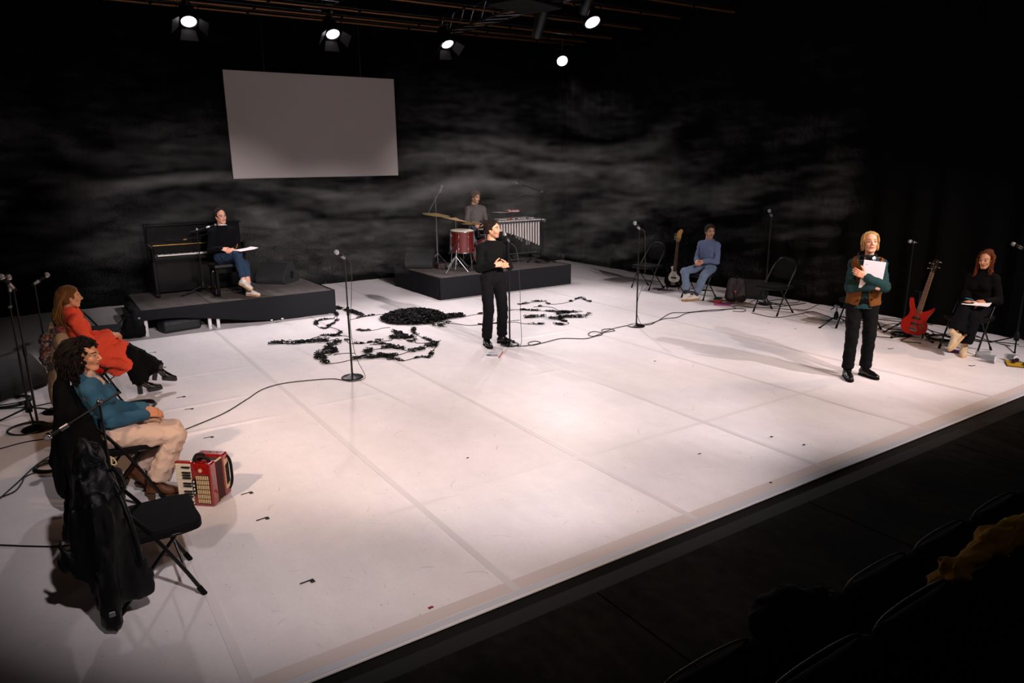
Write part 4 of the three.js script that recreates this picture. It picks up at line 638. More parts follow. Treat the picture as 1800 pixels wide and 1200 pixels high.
// ---------- bass guitars on their stands ----------
const maple = mat(0xb98a4c, 0.45, { clearcoat: 0.4 }), rosewood = mat(0x4a2d1c, 0.6);
function bass(label, pos, turn, tiltBack, roll, o) {
  const t = thing('bass_guitar', label, 'bass guitar', pos, turn), K = new THREE.Group(); t.rotation.order = 'YXZ'; t.rotation.x = tiltBack; t.rotation.z = roll; K.name = 'instrument'; t.add(K);
  obj('body', extr(splc(o.outline, 90), 0.034, 0.006).translate(0, 0, -0.02), o.mat, K);
  if (o.guard) obj('pickguard', extr(splc(o.guard, 60), 0.002, 0.0006).translate(0, 0, 0.0205), mat(0xdcd8d0, 0.4), K);
  const nb = 0.3, nt = 0.86, fret = (k) => nb + 0.06 + (nt - nb - 0.06) * (1 - (1 - 2 ** (-(20 - k) / 12)) / (1 - 2 ** (-20 / 12)));
  obj('neck', extr([[-0.031, nb], [0.031, nb], [0.021, nt], [-0.021, nt]], 0.02, 0.003).translate(0, 0, 0.0), o.neckMat ?? maple, K);
  obj('fingerboard', extr([[-0.031, nb], [0.031, nb], [0.021, nt], [-0.021, nt]], 0.005, 0.001).translate(0, 0, 0.023), rosewood, K);
  for (let k = 0; k < 20; k++) { const y = fret(k); obj('fret', rod([-0.029, y, 0.03], [0.029, y, 0.03], 0.0016, 0.0016, 5), M.steel, K); }
  const hs = obj('headstock', extr(splc(o.headstock, 50).map(([x, y]) => [x, y + nt]), 0.014, 0.003).translate(0, 0, 0.002), o.headMat ?? maple, K);
  for (let k = 0; k < 4; k++) { const y = nt + 0.045 + k * 0.036, sx = o.tuners === 'both' ? (k % 2 ? 1 : -1) : -1; obj('tuner', [rod([0, y, 0.012], [sx * 0.062, y + 0.004, 0.008], 0.004), disc(0.014, 0.008, 0, 0, 0, 14).rotateZ(Math.PI / 2).translate(sx * 0.066, y + 0.004, 0.008), disc(0.009, 0.02, 0, 0, 0, 12).rotateX(Math.PI / 2).translate(sx * 0.018, y, 0.022)], M.chrome, hs); obj('string', rod([-0.024 + k * 0.016, 0.075, 0.037], [sx * 0.012, y, 0.03], 0.0013, 0.0013, 5), M.steel, K); }
  for (const [y, w] of o.pickups) obj('pickup', rbox(w, 0.03, 0.016, 0, y, 0.026, 0.006), M.black, K);
  obj('bridge', [rbox(0.09, 0.045, 0.01, 0, 0.07, 0.024, 0.003), [0, 1, 2, 3].map((k) => rbox(0.012, 0.028, 0.008, -0.024 + k * 0.016, 0.07, 0.032, 0.002))], M.chrome, K);
  for (const [x, y] of o.knobs) obj('knob', disc(0.011, 0.014).rotateX(Math.PI / 2).translate(x, y, 0.028), M.chrome, K);
  for (const [x, y] of [[0, 0.0], o.horn]) obj('strap_button', ball(0.008, x, y, 0.0, 8, 6), M.chrome, K);
  return t;
}
const outA = [[0, 0], [-0.1, 0.012], [-0.165, 0.08], [-0.165, 0.17], [-0.13, 0.235], [-0.13, 0.3], [-0.165, 0.36], [-0.175, 0.42], [-0.145, 0.44], [-0.1, 0.38], [-0.045, 0.325], [0.04, 0.325], [0.07, 0.355], [0.12, 0.39], [0.155, 0.375], [0.15, 0.31], [0.125, 0.26], [0.135, 0.2], [0.17, 0.13], [0.16, 0.06], [0.1, 0.012]];
const outB = [[0, 0], [-0.1, 0.01], [-0.155, 0.08], [-0.155, 0.17], [-0.11, 0.24], [-0.105, 0.31], [-0.135, 0.39], [-0.15, 0.47], [-0.12, 0.475], [-0.085, 0.4], [-0.04, 0.33], [0.045, 0.32], [0.07, 0.33], [0.125, 0.37], [0.165, 0.41], [0.165, 0.37], [0.125, 0.27], [0.12, 0.21], [0.155, 0.13], [0.145, 0.06], [0.1, 0.012]];
bass('black bass guitar with white pickguard and maple headstock', [10.0, 0.06, -9.62], -1.05, -0.16, -0.03, { outline: outA, mat: M.blackGloss, guard: [[-0.06, 0.11], [0.03, 0.1], [0.1, 0.13], [0.115, 0.2], [0.06, 0.25], [0.03, 0.315], [-0.03, 0.4], [-0.07, 0.38], [-0.05, 0.31], [-0.085, 0.24], [-0.1, 0.16]], headstock: [[-0.022, 0], [0.022, 0], [0.04, 0.03], [0.05, 0.09], [0.05, 0.15], [0.07, 0.2], [0.05, 0.235], [0.01, 0.22], [-0.03, 0.16], [-0.035, 0.06]], pickups: [[0.18, 0.1]], knobs: [[0.1, 0.11], [0.12, 0.08]], horn: [-0.17, 0.43] });
bass('glossy red bass guitar leaning on a stand', [9.8, 0.075, -4.97], -1.2, -0.18, -0.16, { outline: outB, mat: M.redLac, headstock: [[-0.022, 0], [0.022, 0], [0.04, 0.04], [0.045, 0.13], [0.02, 0.18], [-0.02, 0.18], [-0.045, 0.13], [-0.04, 0.04]], headMat: M.blackGloss, neckMat: maple, pickups: [[0.145, 0.1], [0.225, 0.1]], knobs: [[0.085, 0.17], [0.105, 0.14], [0.075, 0.13], [0.09, 0.1]], horn: [-0.13, 0.46], tuners: 'both' });
function bassStand(label, pos, turn) {
  const t = thing('guitar_stand', label, 'stand', pos, turn, 'guitar stands');
  obj('post', rod([0, 0.1, -0.2], [0, 0.62, -0.16], 0.011), M.blackMetal, t); obj('hub', rbox(0.05, 0.07, 0.05, 0, 0.13, -0.19, 0.012), M.black, t);
  for (const s of [-1, 1]) { obj('leg', tube([[0, 0.14, -0.19], [s * 0.1, 0.1, -0.05], [s * 0.2, 0.03, 0.1], [s * 0.24, 0.014, 0.14]], 0.01, 20), M.blackMetal, t); obj('cradle', tube([[s * 0.04, 0.13, -0.17], [s * 0.1, 0.06, -0.1], [s * 0.11, 0.03, 0.03], [s * 0.11, 0.1, 0.07]], 0.009, 20), M.black, t); obj('foot_cap', ball(0.018, s * 0.245, 0.018, 0.145, 8, 6), M.rubber, t); }
  obj('leg', rod([0, 0.13, -0.19], [0, 0.012, -0.36], 0.01), M.blackMetal, t); obj('neck_fork', tube([[-0.05, 0.66, -0.1], [-0.04, 0.63, -0.16], [0.04, 0.63, -0.16], [0.05, 0.66, -0.1]], 0.009, 20), M.black, t);
}
bassStand('black tubular stand holding the black bass guitar', [10.04, 0, -9.65], -1.05); bassStand('black tubular stand holding the red bass guitar', [9.86, 0, -4.97], -1.2);
// ---------- accordion ----------
{
  const t = thing('accordion', 'red piano accordion standing on the white floor', 'accordion', [0.6, 0, -5.38], 0), K = t; t.rotation.y = -0.72; t.scale.setScalar(1.06); // local x runs along the keyboard face, z to the bass side is negative
  const cvA = document.createElement('canvas'); cvA.width = cvA.height = 256; const ca = cvA.getContext('2d'); ca.fillStyle = '#7d100c'; ca.fillRect(0, 0, 256, 256);
  for (let i = 0; i < 900; i++) { ca.fillStyle = `rgba(${90 + rnd() * 110 | 0},${8 + rnd() * 20 | 0},${8 + rnd() * 14 | 0},0.25)`; ca.beginPath(); ca.ellipse(rnd() * 256, rnd() * 256, 4 + rnd() * 16, 3 + rnd() * 9, rnd() * 3, 0, 7); ca.fill(); }
  const pearlMap = new THREE.CanvasTexture(cvA); pearlMap.colorSpace = THREE.SRGBColorSpace; pearlMap.wrapS = pearlMap.wrapT = THREE.RepeatWrapping;
  const pearl = mat(0xffffff, 0.2, { map: pearlMap, clearcoat: 1, clearcoatRoughness: 0.06 }), cream = mat(0xcdb48a, 0.45), ivory = mat(0xd9d2c0, 0.35, { clearcoat: 0.4 });
  // treble side
  obj('keyboard_frame', rbox(0.125, 0.325, 0.03, 0.06, 0.163, -0.02, 0.006), pearl, K); obj('treble_case', rbox(0.135, 0.315, 0.075, 0.19, 0.16, -0.036, 0.012), pearl, K);
  const fr = obj('grille', rbox(0.098, 0.215, 0.004, 0.195, 0.13, 0.003, 0.002, 1), mat(0x2b1512, 0.6), K);
  for (let r = 0; r < 6; r++) for (let c = 0; c < 7; c++) obj('grille_bar', rbox(0.0085, 0.029, 0.006, 0.154 + c * 0.0135, 0.045 + r * 0.0345, 0.006, 0.002, 1), cream, fr);
  const N = 15, kh = 0.296 / N; for (let k = 0; k < N; k++) obj('white_key', rbox(0.108, kh - 0.0012, 0.014, 0.062, 0.018 + kh * (k + 0.5), 0.002, 0.003, 1), ivory, K);
  for (let k = 0; k < N - 1; k++) if (![2, 6].includes((k + 1) % 7)) obj('black_key', rbox(0.062, 0.0095, 0.014, 0.086, 0.018 + kh * (k + 1), 0.013, 0.004, 1), M.black, K);
  obj('register_bar', rbox(0.022, 0.11, 0.014, 0.133, 0.15, 0.008, 0.004), M.black, K); for (let k = 0; k < 4; k++) obj('register_switch', rbox(0.008, 0.014, 0.008, 0.136, 0.11 + k * 0.027, 0.016, 0.002, 1), mat(0xc9d6cc, 0.35), K);
  obj('emblem', disc(0.013, 0.004).rotateX(Math.PI / 2).translate(0.185, 0.27, 0.004), cream, K);
  // raised lettering strip on the side: block characters reading upward
  const st = obj('name_strip', rbox(0.003, 0.09, 0.012, 0.2585, 0.19, -0.022, 0.001, 1), mat(0xb9b9b6, 0.3, { metalness: 0.6 }), K); for (let k = 0; k < 9; k++) obj('character', rbox(0.002, 0.006, 0.0075 - 0.002 * (k % 3), 0.2605, 0.152 + k * 0.0095, -0.022, 0.0005, 1), mat(0x35201c, 0.5), st);
  // bellows
  for (let k = 0; k < 9; k++) { const z = -0.082 - k * 0.0085; obj('bellows_fold', rbox(0.182, 0.3 - 0.008 * (k % 2), 0.0105, 0.165 - 0.003 * (k % 2), 0.155, z, 0.004, 1), mat(0x3a100d, 0.6), K); }
  for (const y of [0.305, 0.012]) obj('corner_guard', rbox(0.012, 0.01, 0.075, 0.25, y, -0.115, 0.003), cream, K); obj('corner_guard', rbox(0.12, 0.008, 0.008, 0.19, 0.306, -0.082, 0.002), cream, K);
  obj('bass_case', rbox(0.2, 0.315, 0.08, 0.155, 0.16, -0.2, 0.014), pearl, K); obj('button_board', rbox(0.006, 0.22, 0.058, 0.254, 0.165, -0.205, 0.003), cream, K);
  for (let r = 0; r < 6; r++) for (let c = 0; c < 12; c++) { const y = 0.09 + c * 0.0125 + r * 0.003; obj('bass_button', disc(0.0034, 0.006, 0, 0, 0, 8).rotateZ(Math.PI / 2).translate(0.259, y, -0.185 - r * 0.0075), M.black, K); }
  obj('bass_strap', tube([[0.245, 0.3, -0.225], [0.266, 0.26, -0.232], [0.272, 0.17, -0.235], [0.266, 0.08, -0.232], [0.245, 0.03, -0.225]], 0.01, 30), M.black, K);
  for (const [x, z] of [[0.14, -0.01], [0.24, -0.01], [0.24, -0.06], [0.13, -0.06], [0.2, -0.2], [0.14, -0.21]]) obj('stud', ball(0.006, x, 0.318, z, 10, 8), M.chrome, K);
  obj('shoulder_strap', [tube([[0.12, 0.31, -0.03], [0.16, 0.345, -0.05], [0.2, 0.33, -0.06], [0.23, 0.318, -0.05]], 0.01, 24), tube([[0.1, 0.3, -0.05], [0.12, 0.35, -0.08], [0.16, 0.34, -0.1], [0.15, 0.318, -0.05]], 0.01, 24)], M.black, K);
}
// ---------- coats, bags and small things ----------
{
  const leather = mat(0x08090a, 0.5, { specularIntensity: 0.45, bumpMap: coarseBump, bumpScale: 0.0012 }), wool = cloth(0x070707), woolCream = cloth(0x9c8264);
  // leather coat over the near chair
  let F = new Field(0.06);
  F.cap(V(0.07, 0.82, -4.12), V(0.07, 0.83, -4.5), 0.06, 0.06); F.cap(V(0.04, 0.8, -4.3), V(-0.02, 0.34, -4.3), 0.19, 0.2, V(1, 0, 0), 0.36); F.cap(V(0.07, 0.8, -4.07), V(-0.03, 0.42, -4.06), 0.08, 0.11, V(0, 0, 1), 0.35); F.cap(V(0.09, 0.78, -4.05), V(0.18, 0.2, -4.02), 0.06, 0.1, V(0, 0, 1), 0.35); F.cap(V(0.06, 0.6, -4.05), V(0.08, 0.3, -4.04), 0.1, 0.12, V(0, 0, 1), 0.3); F.cap(V(0.07, 0.72, -4.02), V(0.04, 0.07, -3.97), 0.06, 0.055); F.cap(V(0.06, 0.8, -4.52), V(-0.03, 0.36, -4.55), 0.08, 0.1, V(0, 0, 1), 0.5); F.cap(V(0.1, 0.85, -4.18), V(0.17, 0.74, -4.08), 0.045, 0.035);
  F.cut(folds(0.016, 10, 2.4, 10)); F.cut((r, x, y, z) => smax(r, -(y - (x > 0.105 ? 0.13 : x > -0.03 && z > -4.04 ? 0.02 : 0.3)), 0.03)); F.cut((r, x, y, z) => smax(r, -(y - 0.02), 0.01));
  let t = thing('leather_coat', 'long black leather coat hung over the nearest folding chair', 'coat'); obj('coat', iso(F, 0.012), leather, t);
  obj('lapel', tube([[0.13, 0.86, -4.14], [0.17, 0.76, -4.02], [0.2, 0.6, -3.95], [0.22, 0.4, -3.93]], 0.014, 30), leather, t); obj('belt_loop', tube([[0.1, 0.86, -4.1], [0.17, 0.88, -4.06], [0.2, 0.8, -4.0], [0.16, 0.76, -4.0]], 0.008, 24), leather, t);
  for (const [y, x] of [[0.18, 0.05]]) obj('cuff_buckle', rbox(0.03, 0.03, 0.012, x, y - 0.03, -3.915, 0.004), M.steel, t);
  // dark wool coat behind the curly haired woman
  F = new Field(0.06); F.cap(V(0.02, 0.8, -5.5), V(0.02, 0.8, -5.98), 0.06, 0.06); F.cap(V(0.0, 0.78, -5.75), V(-0.07, 0.3, -5.75), 0.22, 0.24, V(1, 0, 0), 0.3); F.cap(V(0.03, 0.74, -5.5), V(0.12, 0.24, -5.46), 0.1, 0.15, V(0, 0, 1), 0.3); F.cap(V(0.02, 0.78, -5.99), V(-0.06, 0.3, -6.02), 0.08, 0.1, V(0, 0, 1), 0.5);
  F.cut(folds(0.014, 9, 2, 9, 4)); F.cut((r, x, y, z) => smax(r, -(y - 0.16), 0.012));
  t = thing('wool_coat', 'black duffel coat hung on the curly haired woman’s chair', 'coat'); obj('coat', iso(F, 0.012), wool, t); for (const y of [0.47, 0.27]) obj('toggle_loop', tube([[0.21, y, -5.41], [0.235, y - 0.03, -5.41], [0.24, y - 0.06, -5.405], [0.215, y - 0.06, -5.405], [0.215, y - 0.01, -5.41]], 0.005, 24), mat(0xc9b98f, 0.7), t);
  // cream coat and scarf behind the woman in red
  F = new Field(0.05); F.cap(V(0.05, 0.76, -8.2), V(0.05, 0.78, -8.64), 0.07, 0.06); F.cap(V(0.0, 0.7, -8.42), V(-0.06, 0.2, -8.42), 0.19, 0.2, V(1, 0, 0), 0.32); F.cap(V(0.08, 0.72, -8.18), V(0.22, 0.5, -8.16), 0.08, 0.05, V(0, 0, 1), 0.5); F.cut(folds(0.013, 8, 3, 8, 9)); F.cut((r, x, y, z) => smax(r, -(y - 0.05), 0.012));
  t = thing('cream_coat', 'cream woollen coat hung behind the woman in red', 'coat'); obj('coat', iso(F, 0.012), woolCream, t);
  const cvS = document.createElement('canvas'); cvS.width = cvS.height = 128; const cs = cvS.getContext('2d'); cs.fillStyle = '#3a302c'; cs.fillRect(0, 0, 128, 128); for (let i = 0; i < 160; i++) { cs.fillStyle = ['#6e2a1e', '#8d7a62', '#1c1a1c', '#a08c78', '#4a2a44', '#823c18'][i % 6]; cs.beginPath(); cs.ellipse(rnd() * 128, rnd() * 128, 3 + rnd() * 9, 2 + rnd() * 5, rnd() * 3, 0, 7); cs.fill(); }
  const scMap = new THREE.CanvasTexture(cvS); scMap.colorSpace = THREE.SRGBColorSpace; scMap.wrapS = scMap.wrapT = THREE.RepeatWrapping; scMap.repeat.set(0.5, 0.5);
  F = new Field(0.04); F.cap(V(0.06, 0.84, -8.26), V(-0.05, 0.76, -8.3), 0.05, 0.06).cap(V(-0.05, 0.76, -8.3), V(-0.1, 0.56, -8.28), 0.06, 0.05).cap(V(0.06, 0.84, -8.26), V(0.08, 0.68, -8.14), 0.035, 0.04); F.cut(folds(0.014, 14, 14, 14, 2));
  t = thing('scarf', 'patterned brown and red scarf over the cream coat', 'scarf'); obj('cloth', iso(F, 0.009), mat(0xffffff, 0.9, { map: scMap }), t); for (let k = 0; k < 9; k++) obj('fringe', tube([[-0.12 + k * 0.009, 0.54, -8.25], [-0.125 + k * 0.01, 0.5, -8.24 + 0.01 * (k % 2)], [-0.12 + k * 0.009, 0.46, -8.24]], 0.004, 8), mat(0x3a2e28, 0.9), t);
  F = new Field(0.04); F.cap(V(0.1, 0.62, -8.08), V(0.2, 0.52, -8.02), 0.075, 0.07).cap(V(0.2, 0.5, -8.02), V(0.36, 0.42, -8.06), 0.05, 0.03); F.cut(folds(0.016, 12, 12, 12, 5));
  t = thing('red_jacket', 'bright red jacket bundled behind the curly hair', 'jacket'); obj('cloth', iso(F, 0.01), cloth(0xb3140f), t);
  // black bags between the two seated women
  F = new Field(0.04); F.cap(V(0.35, 0.12, -6.75), V(0.62, 0.12, -6.72), 0.11, 0.1).cap(V(0.38, 0.24, -6.75), V(0.58, 0.26, -6.7), 0.05, 0.04); F.cut(folds(0.02, 9, 9, 9, 7)); F.cut((r, x, y, z) => smax(r, -y, 0.01));
  t = thing('handbag', 'shiny black bag on the floor between the two seated women', 'bag'); obj('sack', iso(F, 0.011), mat(0x0a0a0a, 0.3), t); obj('handle', tube([[0.4, 0.26, -6.68], [0.5, 0.34, -6.66], [0.6, 0.26, -6.66]], 0.012), M.black, t); obj('clasp', rbox(0.06, 0.012, 0.012, 0.52, 0.3, -6.63, 0.004), M.chrome, t);
  t = thing('instrument_case', 'flat black instrument case on the floor beyond the handbag', 'case', [0.5, 0, -7.55], 0.15); obj('body', rbox(0.44, 0.12, 0.3, 0, 0.06, 0, 0.03), M.black, t); obj('handle', tube([[-0.07, 0.06, 0.15], [-0.05, 0.07, 0.19], [0.05, 0.07, 0.19], [0.07, 0.06, 0.15]], 0.009), M.rubber, t); obj('seam', rbox(0.445, 0.006, 0.305, 0, 0.07, 0, 0.002, 1), M.steel, t);
  F = new Field(0.03); F.cap(V(0.22, 0.14, -5.5), V(0.22, 0.3, -5.52), 0.055, 0.05); F.cut(folds(0.01, 12, 12, 12)); t = thing('pouch', 'small dark purple pouch hanging under the curly woman’s chair', 'bag'); obj('pouch', iso(F, 0.008), mat(0x23131f, 0.8), t); obj('cord', tube([[0.2, 0.34, -5.52], [0.21, 0.38, -5.53], [0.2, 0.42, -5.55]], 0.004), M.black, t);
  // grey backpack
  F = new Field(0.05); F.cap(V(-0.08, 0.1, 0), V(-0.06, 0.34, 0), 0.105, 0.08, V(0, 0, 1), 0.95).cap(V(0.08, 0.1, 0), V(0.06, 0.34, 0), 0.105, 0.08, V(0, 0, 1), 0.95).cap(V(-0.07, 0.12, 0.07), V(0.07, 0.12, 0.07), 0.07, 0.07); F.cut(folds(0.008, 7, 7, 7)); F.cut((r, x, y, z) => smax(r, -y, 0.012));
  t = thing('backpack', 'grey backpack with orange zip pull on the floor', 'backpack', [10.02, 0, -8.15], -0.95); obj('sack', iso(F, 0.01), cloth(0x3d3a3d), t); obj('zip', tube([[0.02, 0.4, 0.1], [0.0, 0.3, 0.115], [-0.01, 0.16, 0.145], [-0.01, 0.04, 0.13]], 0.007, 24), M.black, t); obj('zip_pull', rbox(0.022, 0.05, 0.012, -0.005, 0.2, 0.138, 0.004), mat(0xc9401c, 0.6), t); obj('top_loop', tube([[-0.05, 0.41, -0.02], [0, 0.45, -0.02], [0.05, 0.41, -0.02]], 0.008), M.black, t);
  for (const s of [-1, 1]) obj('shoulder_strap', tube([[s * 0.07, 0.38, -0.09], [s * 0.13, 0.28, -0.15], [s * 0.14, 0.12, -0.13]], 0.016), M.black, t);
  // lunch box and papers by the man in blue
  t = thing('lunch_box', 'clear food box with orange and red food by the chair', 'food box', [9.72, 0, -8.28], 0.4); obj('tray', rbox(0.17, 0.05, 0.12, 0, 0.026, 0, 0.012), mat(0x7a2a16, 0.5), t); obj('filling', rbox(0.15, 0.012, 0.1, 0, 0.055, 0, 0.005), mat(0xa04a18, 0.7), t); obj('lid', rbox(0.17, 0.02, 0.12, 0, 0.075, 0, 0.008), mat(0x31424a, 0.2, { transmission: 0.5, thickness: 0 }), t);
  t = thing('magenta_booklet', 'magenta and blue booklet flat before the grey backpack', 'booklet', [9.66, 0.002, -8.12], 0.7); obj('cover', rbox(0.21, 0.006, 0.28, 0, 0.003, 0, 0.001, 1), mat(0xb2569c, 0.5), t); obj('blue_page', rbox(0.1, 0.003, 0.2, 0.13, 0.003, 0.08, 0.001, 1), mat(0x6a72a8, 0.6), t);
  // programme on the floor before the standing man
  { const cv = document.createElement('canvas'); cv.width = 256; cv.height = 360; const c = cv.getContext('2d'); c.fillStyle = '#d5d6dc'; c.fillRect(0, 0, 256, 360); c.fillStyle = '#1a1b22'; c.beginPath(); c.ellipse(80, 250, 46, 38, 0, 0, 7); c.fill(); c.fillRect(130, 220, 90, 26); c.fillRect(120, 256, 108, 20); c.fillStyle = '#555a66'; for (let k = 0; k < 5; k++) c.fillRect(40, 60 + k * 18, 150 - k * 17, 5);
    const m = new THREE.CanvasTexture(cv); m.colorSpace = THREE.SRGBColorSpace; t = thing('programme', 'stapled booklet with printed cover on the floor before the standing man', 'booklet', [4.7, 0.002, -7.62], -0.75); obj('pages', rbox(0.21, 0.01, 0.297, 0, 0.006, 0, 0.002, 1), M.paper, t); const p = new THREE.BoxGeometry(0.208, 0.001, 0.295).translate(0, 0.0117, 0); obj('cover', p, mat(0xffffff, 0.6, { map: m }), t); obj('spine', rbox(0.012, 0.013, 0.297, 0.108, 0.007, 0, 0.002, 1), mat(0xc2472c, 0.6), t); }
  // right hand clutter
  t = thing('drink_can', 'orange drink can behind the standing woman', 'can', [9.8, 0, -5.49]); obj('can', lathe([[0, 0], [0.026, 0], [0.033, 0.01], [0.033, 0.105], [0.027, 0.118], [0.024, 0.116], [0, 0.114]], 24), mat(0xc0573a, 0.35, { metalness: 0.3 }), t); const cp = thing('paper_lid', 'crumpled pale cup lid on top of the orange can', 'lid', [9.8, 0.118, -5.49], 0.4); obj('lid', lathe([[0, 0.0], [0.028, 0.002], [0.034, 0.02], [0.03, 0.034], [0.012, 0.04], [0, 0.036]], 20).rotateZ(-0.2).translate(0, 0.006, 0), mat(0xc8c4ba, 0.6), cp);
  const clear = mat(0xd8dde2, 0.25, { transmission: 0.75, thickness: 0 });
  const cup = (label, x, z, turn, lid) => { const q = thing('plastic_cup', label, 'cup', [x, 0.05, z], turn, 'plastic cups'); obj('cup', lathe([[0.03, 0], [0.034, 0.05], [0.046, 0.15], [0.044, 0.15], [0.032, 0.05], [0.0, 0.003]], 24).rotateX(Math.PI / 2 - 0.05), clear, q); obj('base', disc(0.044, 0.004, 0, 0, 0, 24).rotateX(Math.PI / 2 - 0.05).translate(0, 0, 0.148), mat(0xdcdce0, 0.6), q); };
  cup('left of two clear plastic tumblers lying by the chair leg', 9.4, -3.9, 0.1); cup('right of two clear plastic tumblers lying by the yellow book', 9.7, -3.76, -0.4);
  t = thing('plastic_cup', 'clear plastic tumbler tipped behind the left tumbler', 'cup', [9.52, 0.05, -4.02], 0.6, 'plastic cups'); obj('cup', lathe([[0.03, 0], [0.034, 0.05], [0.046, 0.15], [0.044, 0.15], [0.032, 0.05], [0.0, 0.003]], 24).rotateX(Math.PI / 2), clear, t);
  t = thing('yellow_book', 'yellow and blue picture book near the right edge', 'book', [9.55, 0.0, -3.58], 0.5); obj('cover', rbox(0.26, 0.012, 0.2, 0, 0.008, 0, 0.002, 1), mat(0x7a5510, 0.5), t); obj('page', rbox(0.24, 0.01, 0.18, 0.0, 0.018, -0.01, 0.002, 1), mat(0xc19a22, 0.5), t); obj('blue_corner', rbox(0.07, 0.003, 0.12, 0.09, 0.025, 0, 0.001, 1), mat(0x3f7c96, 0.5), t);
  for (const [x, z, l] of [[9.52, -3.6, 'left'], [9.6, -3.6, 'right']]) { t = thing('dark_berry', `small dark shiny ball on the yellow book, ${l} one`, 'ball', [x, 0.022, z]); obj('ball', ball(0.026, 0, 0.026, 0), mat(0x2a0d14, 0.15), t); obj('stem', rod([0, 0.05, 0], [0.006, 0.06, 0], 0.002), M.black, t); }
  F = new Field(0.03); F.cap(V(9.42, 0.03, -3.36), V(9.56, 0.035, -3.34), 0.035, 0.04); F.cut(folds(0.012, 16, 16, 16)); F.cut((r, x, y, z) => smax(r, -y + 0.003, 0.006)); t = thing('red_cloth', 'small red and dark cloth bundle at the right edge', 'cloth'); obj('cloth', iso(F, 0.007), cloth(0x8f1c10), t); F = new Field(0.03); F.cap(V(9.5, 0.08, -3.4), V(9.64, 0.1, -3.42), 0.045, 0.045); F.cut(folds(0.012, 16, 16, 16)); obj('dark_fold', iso(F, 0.008), cloth(0x0c0b0b), t);
  t = thing('purple_paper', 'purple sheet on the floor under the red haired woman’s foot', 'paper', [9.6, 0.002, -4.3], 0.3); obj('sheet', rbox(0.2, 0.003, 0.14, 0, 0.002, 0, 0.001, 1), mat(0x5d2a66, 0.7), t);
}
// ---------- audience seats in the dark foreground ----------
{
  const seat = cloth(0x0c0d10), rim = mat(0x1b2126, 0.5);
  for (const [z, y, l] of [[-1.5, 0.62, 'front'], [-1.07, 0.9, 'second']]) {
    const t = thing('seat_row', `dark upholstered ${l} row of audience seats`, 'seats', [0, 0, z], 0, 'audience seat rows');
    for (let k = 0; k < 6; k++) { const x = 1.3 + k * 0.56; obj('seat_back', rbox(0.54, 0.55, 0.08, x, y - 0.275, 0, 0.035), seat, t); obj('seat_cushion', rbox(0.5, 0.1, 0.28, x, y - 0.45, 0.18, 0.03), seat, t); obj('edge', tube([[x - 0.25, y - 0.03, -0.03], [x - 0.2, y + 0.003, -0.03], [x + 0.2, y + 0.003, -0.03], [x + 0.25, y - 0.03, -0.03]], 0.006, 24), rim, t); obj('leg', rbox(0.05, y - 0.45, 0.3, x, (y - 0.45) / 2 - 0.02, 0.1, 0.01), M.black, t); }
  }
  let F = new Field(0.05); F.cap(V(2.72, 0.9, -1.1), V(3.0, 0.94, -1.1), 0.035, 0.05).cap(V(3.0, 0.94, -1.1), V(3.6, 0.93, -1.1), 0.05, 0.05).cap(V(2.74, 0.9, -1.12), V(2.72, 0.83, -1.16), 0.04, 0.04); F.cut(folds(0.016, 5, 14, 14)); let t = thing('mustard_coat', 'mustard yellow coat thrown over a dark audience seat', 'coat'); obj('coat', iso(F, 0.012), cloth(0xa07a2a), t);
  F = new Field(0.08); F.cap(V(2.28, 0.62, -1.56), V(2.4, 0.63, -1.56), 0.09, 0.08).cap(V(2.2, 0.6, -1.54), V(2.56, 0.62, -1.54), 0.045, 0.04); F.cut(folds(0.01)); t = thing('dark_hat', 'black bundled hat and jacket on the front audience row', 'clothing'); obj('bundle', iso(F, 0.012), cloth(0x050505), t);
}
